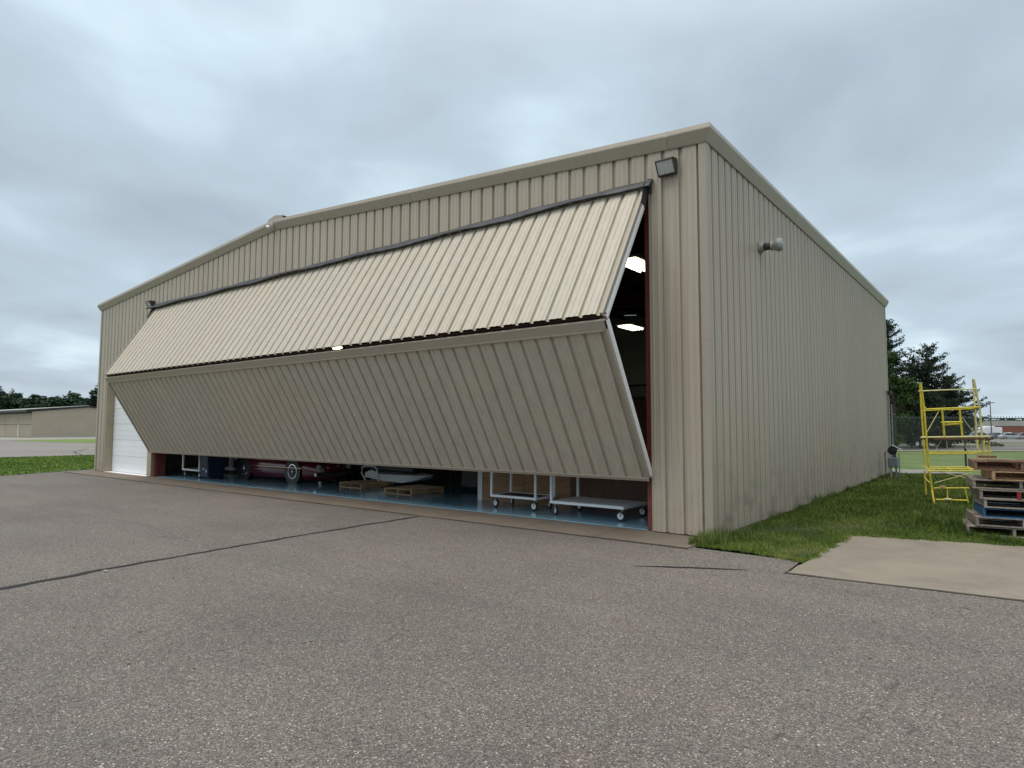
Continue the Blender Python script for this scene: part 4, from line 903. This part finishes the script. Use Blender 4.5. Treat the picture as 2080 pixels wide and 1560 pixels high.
# ------------------------------------------------------------------ trees
def tris_at(C, size, rng, flat=0.6):
    n = len(C); a = rng.normal(size=(n, 3)); a[:, 2] *= flat; a /= np.linalg.norm(a, axis=1)[:, None]
    b = rng.normal(size=(n, 3)); b -= (a*b).sum(1)[:, None]*a; b /= np.linalg.norm(b, axis=1)[:, None]
    s = size*rng.uniform(.6, 1.4, n)[:, None]
    V = np.stack([C-a*s*.5, C+a*s*.5, C+a*s*.25+b*s*.55, C-a*s*.25+b*s*.45], 1).reshape(-1, 3)
    return V, np.arange(4*n).reshape(-1, 4)
def conifer(name, label, loc, h, rad, seed, dens=1.0, lean=0, group=None, gap=.25, start=.08):
    r = np.random.default_rng(seed); t = thing(name, label, 'tree', loc, 0, group)
    mb = MB(); mb.tube([(0, 0, 0), (lean*.3, 0, h*.4), (lean*.7, 0, h*.8), (lean, 0, h*.98)], h*.018, 8, r1=.02)
    C = []
    z = h*start
    while z < h*.985:
        f = z/h; L = rad*(1-f)**.62*(r.uniform(.8, 1.1))+.18; nb = r.integers(4, 7)
        for k in range(nb):
            if r.random() < gap*.6: continue
            a = r.uniform(0, 2*math.pi); l = L*r.uniform(.5, 1.18); d = np.array([math.cos(a), math.sin(a), 0]); rise = r.uniform(-.12, .32)+.35*f
            p0 = np.array([lean*f, 0, z]); m = max(4, int(l*7))
            tt = np.linspace(.1, 1, m); cen = p0+np.outer(tt*l, d)+np.outer(tt**1.6*l*rise, [0, 0, 1])
            mb.tube([tuple(p0), tuple(cen[m//2]), tuple(cen[-1])], .035*(1-f)+.012, 4, r1=.006, cap=False)
            side = np.array([-d[1], d[0], 0])
            for q in range(m):
                ww = l*.30*(1-tt[q]*.6)+.08; nn = max(4, int(24*dens*(ww+.3)))
                C.append(cen[q]+np.outer(r.normal(0, ww*.42, nn), side)+r.normal(0, .07, (nn, 3))+np.outer(r.uniform(-.05, .1, nn), [0, 0, 1]))
        z += h*r.uniform(.018, .034)
    mb.build('trunk', M['bark'], t)
    C = np.concatenate(C); V, Fa = tris_at(C, .145, r, .8)
    link_np('crown', V, Fa, M['needle'], t); return t
def broadleaf(name, label, loc, h, rad, seed, group=None, mat='leaf', n=5200, size=.24, zb=.04):
    r = np.random.default_rng(seed); t = thing(name, label, 'tree', loc, 0, group)
    mb = MB(); mb.tube([(0, 0, 0), (0, 0, h*.35), (.1, 0, h*.7)], h*.022, 8, r1=.04); C = []
    nb = 26
    for k in range(nb):
        f = r.uniform(zb, 1); a = r.uniform(0, 6.283); env = rad*math.sin(math.pi*min(1, (f*.78+.16)))**.7*r.uniform(.35, 1.0)
        c = np.array([math.cos(a)*env, math.sin(a)*env, h*(.06+.86*f)]); s = rad*r.uniform(.22, .42)
        mb.tube([(0, 0, min(h*.6, c[2]*.7)), tuple(c)], .05, 4, r1=.015, cap=False)
        m = n//nb; d = r.normal(size=(m, 3)); d /= np.linalg.norm(d, axis=1)[:, None]; C.append(c+d*(s*r.uniform(.3, 1.1, m)[:, None])*np.array([1, 1, .8]))
    mb.build('trunk', M['bark'], t); C = np.concatenate(C); C = C[C[:, 2] > .1]; V, Fa = tris_at(C, size, r, 1.0)
    link_np('crown', V, Fa, M[mat], t); return t
def at(u, t, z=0): p = WP(u, t); return (p.x, p.y, float(gh(p.x, p.y))+z)
g_ = 'dark trees behind the fence'
conifer('pine_tree', 'tallest dark pine, rising right behind the hangar back corner', at(1812, 59), 11.9, 2.9, 1, .95, -.1, g_, gap=.35)
conifer('pine_tree', 'wide ragged pine in the middle of the group behind the scaffold', at(1882, 60), 9.6, 4.3, 2, .75, .3, g_, gap=.45)
conifer('pine_tree', 'low spreading pine reaching right of the scaffold top', at(1925, 63), 6.9, 3.8, 5, .7, .2, g_, gap=.4)
conifer('pine_tree', 'thin pine between the tallest and the middle one', at(1855, 66), 9.3, 2.8, 9, .6, .2, g_, gap=.5)
broadleaf('leafy_tree', 'bright green leafy tree against the hangar back corner', at(1818, 53), 8.4, 1.9, 3, g_, n=7000, size=.22)
broadleaf('leafy_tree', 'low dark bushy tree behind the left part of the scaffold', at(1868, 56), 5.0, 2.2, 4, g_, mat='needle', n=6000, size=.22)
broadleaf('leafy_tree', 'small dark bush at the foot of the pines, right side', at(1905, 57), 3.3, 1.5, 6, g_, mat='needle', n=3000, size=.2, zb=.0)
# tree line, left
gl = 'trees on the horizon behind the low hangar'
lab = ['rounded dark tree', 'narrow dark tree', 'ragged spreading tree', 'low bushy tree', 'pointed conifer']
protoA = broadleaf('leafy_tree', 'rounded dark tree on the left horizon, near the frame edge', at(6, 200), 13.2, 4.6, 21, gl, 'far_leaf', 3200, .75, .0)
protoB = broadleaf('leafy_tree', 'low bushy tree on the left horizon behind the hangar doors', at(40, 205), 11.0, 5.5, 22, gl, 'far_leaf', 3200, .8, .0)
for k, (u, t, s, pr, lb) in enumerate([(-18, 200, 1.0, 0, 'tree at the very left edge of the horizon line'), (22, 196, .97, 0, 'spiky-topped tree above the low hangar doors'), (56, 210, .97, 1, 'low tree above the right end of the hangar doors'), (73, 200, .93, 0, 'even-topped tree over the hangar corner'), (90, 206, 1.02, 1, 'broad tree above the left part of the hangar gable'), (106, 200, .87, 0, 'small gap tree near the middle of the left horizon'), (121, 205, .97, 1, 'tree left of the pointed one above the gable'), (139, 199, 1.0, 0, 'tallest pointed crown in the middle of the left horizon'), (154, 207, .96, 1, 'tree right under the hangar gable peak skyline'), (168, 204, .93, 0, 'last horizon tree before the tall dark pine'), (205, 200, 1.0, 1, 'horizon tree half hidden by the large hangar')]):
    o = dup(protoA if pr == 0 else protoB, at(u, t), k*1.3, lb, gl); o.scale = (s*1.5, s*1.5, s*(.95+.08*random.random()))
conifer('pine_tree', 'tall dark pine standing left of the large hangar corner', at(199, 150), 11.9, 4.4, 31, 1.6, 0, gl, gap=.1)
conifer('pine_tree', 'shorter pine in front of the left horizon trees', at(186, 156), 9.2, 3.6, 33, 1.6, 0, gl, gap=.1)
for k, (u, h_, lb) in enumerate([(-4, 15.2, 'thin pointed conifer top at the left frame edge'), (21, 14.2, 'small conifer spire above the low hangar doors'), (64, 12.6, 'thin conifer above the corner of the low hangar'), (112, 12.4, 'thin conifer in the dip of the left tree line'), (139, 14.2, 'lone taller conifer spire above the gable')]):
    conifer('pine_tree', lb, at(u, 190+3*k), h_*.93, 2.6, 60+k, .5, 0, gl, gap=.2, start=.2)
# far right tree line
gr = 'distant trees beyond the parking lot'
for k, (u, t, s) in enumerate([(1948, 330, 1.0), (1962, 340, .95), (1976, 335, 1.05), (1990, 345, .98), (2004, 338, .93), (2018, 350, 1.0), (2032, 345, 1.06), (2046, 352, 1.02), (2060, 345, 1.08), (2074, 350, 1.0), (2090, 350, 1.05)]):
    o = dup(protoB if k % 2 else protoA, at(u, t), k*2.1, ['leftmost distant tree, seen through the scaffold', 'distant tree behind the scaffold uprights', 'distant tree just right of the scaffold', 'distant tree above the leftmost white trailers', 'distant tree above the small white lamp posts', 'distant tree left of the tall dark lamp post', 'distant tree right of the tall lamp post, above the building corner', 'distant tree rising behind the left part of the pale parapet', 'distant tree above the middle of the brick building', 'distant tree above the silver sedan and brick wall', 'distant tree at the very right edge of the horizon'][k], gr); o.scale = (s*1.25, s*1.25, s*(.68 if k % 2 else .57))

# ------------------------------------------------------------------ low hangar on the left
lh = thing('low_hangar', 'long low taupe hangar with sliding doors beyond the taxiway', 'hangar', (-119.2, 23.7, 0))
mb = MB(); PK = 15.6
mb.prism([(0, 0, 0), (0, PK, 0), (0, PK, 4.15), (0, PK/2, 5.0), (0, 0, 4.15)], (-.3, 0, 0)); mb.build('gable_wall', M['hangar_far'], lh)
mb = MB(); mb.box((-60, .6, 0), (-.3, PK, 4.2)); mb.build('wall', M['hangar_far'], lh)
mb = MB(); mb.prism([(.25, -.9, 4.42), (.25, PK/2, 5.28), (.25, PK/2, 5.05), (.25, -.9, 4.10)], (-61, 0, 0)); mb.prism([(.25, PK+.9, 4.42), (.25, PK/2, 5.28), (.25, PK/2, 5.05), (.25, PK+.9, 4.10)], (-61, 0, 0)); mb.build('roof', M['black'], lh)  # black below the pale edge paints the shaded band over the doors
mb = MB(); mb.prism([(.26, -.95, 4.5), (.26, PK/2, 5.34), (.26, PK/2, 5.28), (.26, -.95, 4.43)], (-61, 0, 0)); mb.build('roof_edge', M['roof_white'], lh)
for k in range(6):
    for z0, z1 in ((.05, 2.05), (2.12, 3.85)):
        mb = MB(); mb.box((-.5-k*7.0-6.9, .2, z0), (-.5-k*7.0, .35, z1)); mb.build('door_panel', M['hangar_door'], lh)
mb = MB(); mb.box((-60, .36, 0), (-.35, .5, 4.2)); mb.build('recess_shade', M['black'], lh)  # black box painting the shade above and behind the door panels
mb = MB(); mb.box((-.42, -.0, 0), (-.3, .35, 4.15)); mb.build('corner_post', M['black'], lh)
mb = MB(); mb.box((-7.15, .05, 0), (-6.95, .19, 2.1)); mb.build('door_post', M['white_paint'], lh)
mb = MB(); mb.box((.005, .3, .0), (.03, PK-.3, .18)); mb.build('base_course', M['concrete_far'], lh)

# ------------------------------------------------------------------ right background
bb = thing('brick_building', 'low red brick building with pale top band beyond the parked cars', 'building', at(2054, 175), YAW*-1*0)
bb.rotation_euler = (0, 0, math.atan2(rt.y, rt.x)); L0 = -3.4
mb = MB(); mb.box((L0, 0, -1.5), (46, 14, 3.0)); mb.build('wall', M['brick_far'], bb)
for k in range(16): mb = MB(); mb.box((L0-.1+k*3.05, -.12, 3.0), (L0-.1+k*3.05+3.0, 14, 4.45)); mb.build('parapet_panel', M['concrete_far'], bb)
for k in range(4): mb = MB(); mb.box((6+k*9, -.05, .9), (8.4+k*9, -.01, 2.2)); mb.build('window', M['glass'], bb)
ub = thing('utility_shed', 'small grey shed seen through the scaffold between the trees', 'shed', at(1941, 108)); ub.rotation_euler = (0, 0, math.atan2(rt.y, rt.x))
mb = MB(); mb.box((-1.4, 0, -.4), (1.2, 3, 2.0)); mb.build('wall', M['concrete_far'], ub); mb = MB(); mb.prism([(-1.6, -.2, 2.0), (1.4, -.2, 2.0), (1.4, -.2, 2.12), (-1.6, -.2, 2.12)], (0, 3.4, 0)); mb.build('roof', M['far_road'], ub)
mb = MB(); mb.box((-.6, -.04, -.3), (.3, -.01, 1.6)); mb.build('door', M['grey_metal'], ub)
def pole(label, loc, h, mat, arm, group, r=.09):
    t = thing('lamp_post', label, 'lamp post', loc, math.atan2(rt.y, rt.x), group)
    mb = MB(); mb.tube([(0, 0, -.3), (0, 0, h)], r, 8, r1=r*.7); mb.build('pole', M[mat], t); mb = MB(); mb.tube([(-arm*.6, 0, h), (arm*.6, 0, h)], r*.6, 6); mb.build('arm', M[mat], t)
    for s in (-1, 1): mb = MB(); mb.box((s*arm*.55-arm*.4, -.18, h-.06), (s*arm*.55+arm*.4, .18, h+.07)); mb.build('lamp_head', M[mat], t)
pole('tall dark lamp post with two flat heads above the parking lot', at(2013.5, 150), 8.3, 'fence_post', 1.05, 'parking lot lamp posts', .12)
pole('small white lamp post, left of the pair behind the white trailers', at(2001, 185), 4.4, 'white_paint', .9, 'small white lamp posts', .1)
pole('small white lamp post, right of the pair behind the white trailers', at(2008.5, 185), 4.4, 'white_paint', .9, 'small white lamp posts', .1)
# cars
YR = math.atan2(rt.y, rt.x)
sed = dict(L=4.6, Wd=1.8, H=1.42, zb=.22, belt=.95)
hood_s = [(-2.25, .80, .86), (-2.0, .96, .96), (-1.2, .98, 1), (.9, .94, 1), (1.7, .82, .96), (2.2, .62, .82)]
roof_s = [(-1.75, .95, .92), (-.85, 1.38, 1), (.2, 1.42, 1), (1.15, .92, .96)]
c1 = make_car('parked_car', 'silver sedan parked nearest at the edge of the parking lot', M['car_silver'], hood=hood_s, roof=roof_s, wr=.32, xw=(-1.35, 1.4), group='cars in the parking lot', **sed)
c1.location = at(2053, 130); c1.rotation_euler = (0, 0, YR-R(18))
def car_copy(src, loc, rz, paint, lab_):
    o = dup(src, loc, rz, lab_, 'cars in the parking lot')
    for ch in o.children:
        if ch.name.startswith(('body', 'roof')): ch.data = ch.data.copy(); ch.data.materials[0] = paint
    return o
car_copy(c1, at(2019, 133), YR-R(160), M['car_grey'], 'dark blue-grey car parked left of the silver sedan')
car_copy(c1, at(2042, 142), YR-R(170), M['white_paint'], 'white-roofed car behind the silver sedan')
car_copy(c1, at(2068, 138), YR-R(165), M['car_black'], 'dark car parked right behind the silver sedan')
car_copy(c1, at(2086, 132), YR-R(20), M['car_red'], 'dark red car at the right edge of the photo')
car_copy(c1, at(1986, 138), YR-R(170), M['car_black'], 'dark car below the white trailers, seen through the scaffold')
for k, (u, wd, hh) in enumerate([(1980, 5.0, 2.3), (1993, 3.6, 2.4), (2005, 4.4, 2.7), (2012.5, 3.4, 2.9), (2024, 4.2, 2.6)]):
    labs = ['leftmost white box trailer, behind the scaffold upright', 'white box trailer just right of the scaffold upright', 'white box trailer under the left small lamp post', 'tallest white box trailer under the right small lamp post', 'white box trailer next to the brick building']
    t = thing('box_trailer', labs[k], 'trailer', at(u, 158+k), YR+R(6*(k % 2)), 'white box trailers in the lot')
    mb = MB(); mb.box((-wd/2*.72, 0, .55), (wd/2*.72, 2.4, hh)); setbevel(mb.build('box', M['white_paint'], t), .12, 2)
    mb = MB(); mb.box((-wd/2*.7, .1, .35), (wd/2*.7, 2.3, .54)); mb.build('chassis', M['black'], t)
    for x in (-wd*.2, wd*.2): mb = MB(); mb.lathe((x, -.01, .32), (0, 1, 0), [(0, .32), (.22, .32)], 14); mb.build('wheel', M['tyre'], t)

# ------------------------------------------------------------------ grass blades
def inpoly(x, y, P):
    c = np.zeros(len(x), bool); n = len(P)
    for i in range(n):
        x0, y0 = P[i]; x1, y1 = P[i-1]
        m = ((y0 > y) != (y1 > y)) & (x < (x1-x0)*(y-y0)/(y1-y0+1e-12)+x0); c ^= m
    return c
def blades(name, x, y, h, wd, mat, r):
    n = len(x); a = r.uniform(0, 2*math.pi, n); dx, dy = np.cos(a)*wd, np.sin(a)*wd; la = r.uniform(0, 2*math.pi, n); ln = r.uniform(.1, .7, n)*h
    lx, ly = np.cos(la)*ln, np.sin(la)*ln; z0 = np.full(n, .008)
    V = np.stack([np.stack([x-dx, y-dy, z0], 1), np.stack([x+dx, y+dy, z0], 1), np.stack([x+dx*.7+lx*.35, y+dy*.7+ly*.35, h*.6], 1), np.stack([x-dx*.7+lx*.35, y-dy*.7+ly*.35, h*.6], 1), np.stack([x+lx, y+ly, h], 1)], 1).reshape(-1, 3)
    i = np.arange(n)*5; T = np.concatenate([np.stack([i, i+1, i+2], 1), np.stack([i, i+2, i+3], 1), np.stack([i+3, i+2, i+4], 1)])
    return link_np(name, V, T, mat)
r = np.random.default_rng(5); P = VERGE
n = 330000; yy = -.9+23*r.random(n)**1.7; xx = r.uniform(0, 9, n); m = inpoly(xx, yy, P); xx, yy = xx[m], yy[m]
cl_ = np.sin(xx*5.1+1)*np.sin(yy*4.3)+np.sin(xx*2.3-yy*1.7); hh = np.clip(.028+.020*r.random(len(xx))+.010*cl_+.005*np.clip(yy-2, 0, 6), .012, .12)
hh *= np.where(r.random(len(xx)) < .06, 1.7, 1.0)
tag(blades('grass', xx, yy, hh, .003+.0006*np.clip(yy, 0, 14), M['blade'], r), kind='stuff')
# longer grass: along the wall foot, at the corner, round the scaffold and pallets
X_, Y_, H_ = [], [], []
def tuft(cx, cy, sx, sy, n, h):
    X_.append(r.normal(cx, sx, n)); Y_.append(r.normal(cy, sy, n)); H_.append(h*r.uniform(.4, 1.2, n))
tuft(.10, -.30, .10, .22, 900, .20); tuft(.03, -.55, .13, .10, 500, .13); tuft(.25, .1, .1, .3, 500, .15)
for k in range(46): tuft(.09+abs(r.normal(0, .06)), .2+k*.38, .05, .15, 90, r.uniform(.03, .08)*(1+.03*k))
for k in range(12): tuft(.14, r.uniform(.3, 16), .06, .08, 60, r.uniform(.12, .24))
for k in range(60): tuft(r.uniform(.5, 2.6), r.uniform(4, 17), .25, .5, 260, r.uniform(.07, .14))
for k in range(20): tuft(r.uniform(1.6, 3.0), r.uniform(4, 9), .2, .3, 300, r.uniform(.10, .19))
for k in range(14): q = r.uniform(0, 1); tuft(3.0+q*.9-.06, 2.86-q*.6, .05, .08, 130, r.uniform(.06, .13))
for k in range(14): q = r.uniform(0, 1); tuft(2.86-.1*q, 2.9+q*1.4, .07, .12, 260, r.uniform(.12, .26))
xx, yy, hh = map(np.concatenate, (X_, Y_, H_)); m = inpoly(xx, yy, P+[]) | ((xx > -.02) & (yy > -.75) & (yy < .2) & (xx < 1)) | ((xx > -.14) & (yy > -.75) & (yy < -.05) & (xx < .05)); m &= ~((xx < .02) & (yy > -.03)); xx, yy, hh = xx[m], yy[m], hh[m]
tag(blades('long_grass', xx, yy, hh, .0035+.0005*np.clip(yy, 0, 14), M['blade_dark'], r), kind='stuff')
# ragged edge of the verge on asphalt and pad
X_, Y_, H_ = [], [], []
E_ = [(0.0, -.70), (0.65, -.70), (1.31, -.86), (1.50, -.97), (1.55, -.6), (1.59, .58), (1.58, 1.66), (2.6, 1.92), (3.73, 2.19), (7, 3.0)]
for a, b in zip(E_, E_[1:]):
    L = math.dist(a, b)
    for k in range(int(L/.07)): q = r.random(); tuft(a[0]+(b[0]-a[0])*q, a[1]+(b[1]-a[1])*q, .035, .035, 30, .055)
xx, yy, hh = map(np.concatenate, (X_, Y_, H_)); tag(blades('verge_edge_grass', xx, yy, hh, .0035, M['blade'], r), kind='stuff')
# tufts on the lawn at left
LW = [(-25.7, .42), (-24.9, -1.2), (-24.0, -3.1), (-22.9, -5.3), (-30, -24), (-41.5, -24), (-40.2, 1), (-39.95, 6), (-39.9, 45), (-24.6, 45), (-24.6, .35)]
n = 60000; xx = r.uniform(-41, -23, n); yy = r.uniform(-6, 12, n); m = inpoly(xx, yy, LW); xx, yy = xx[m], yy[m]
tag(blades('lawn_grass', xx, yy, .03+.05*r.random(len(xx)), .018, M['grass_left'], r), kind='stuff')
# litter: pebbles and leaves on the paving
pb = MB()
for k in range(170):
    x, y = random.uniform(-7, 4), random.uniform(-8.5, -1.2); s = random.uniform(.004, .010); c = Vector((x, y, s*.5+.002))
    pb.obox(c, (s, s*.3, 0), (-s*.3, s*.8, 0), (0, 0, s*.5))
tag(pb.build('pebbles', M['pad']), kind='stuff')
dl = MB(); dl.prism([(-4.86, -6.62, .006), (-4.76, -6.64, .006), (-4.72, -6.61, .010), (-4.80, -6.60, .014)], (0, 0, .004)); o = dl.build('dead_leaf', M['wood_grey']); tag(o, 'pale dead leaf lying just below the long black crack', 'leaf')
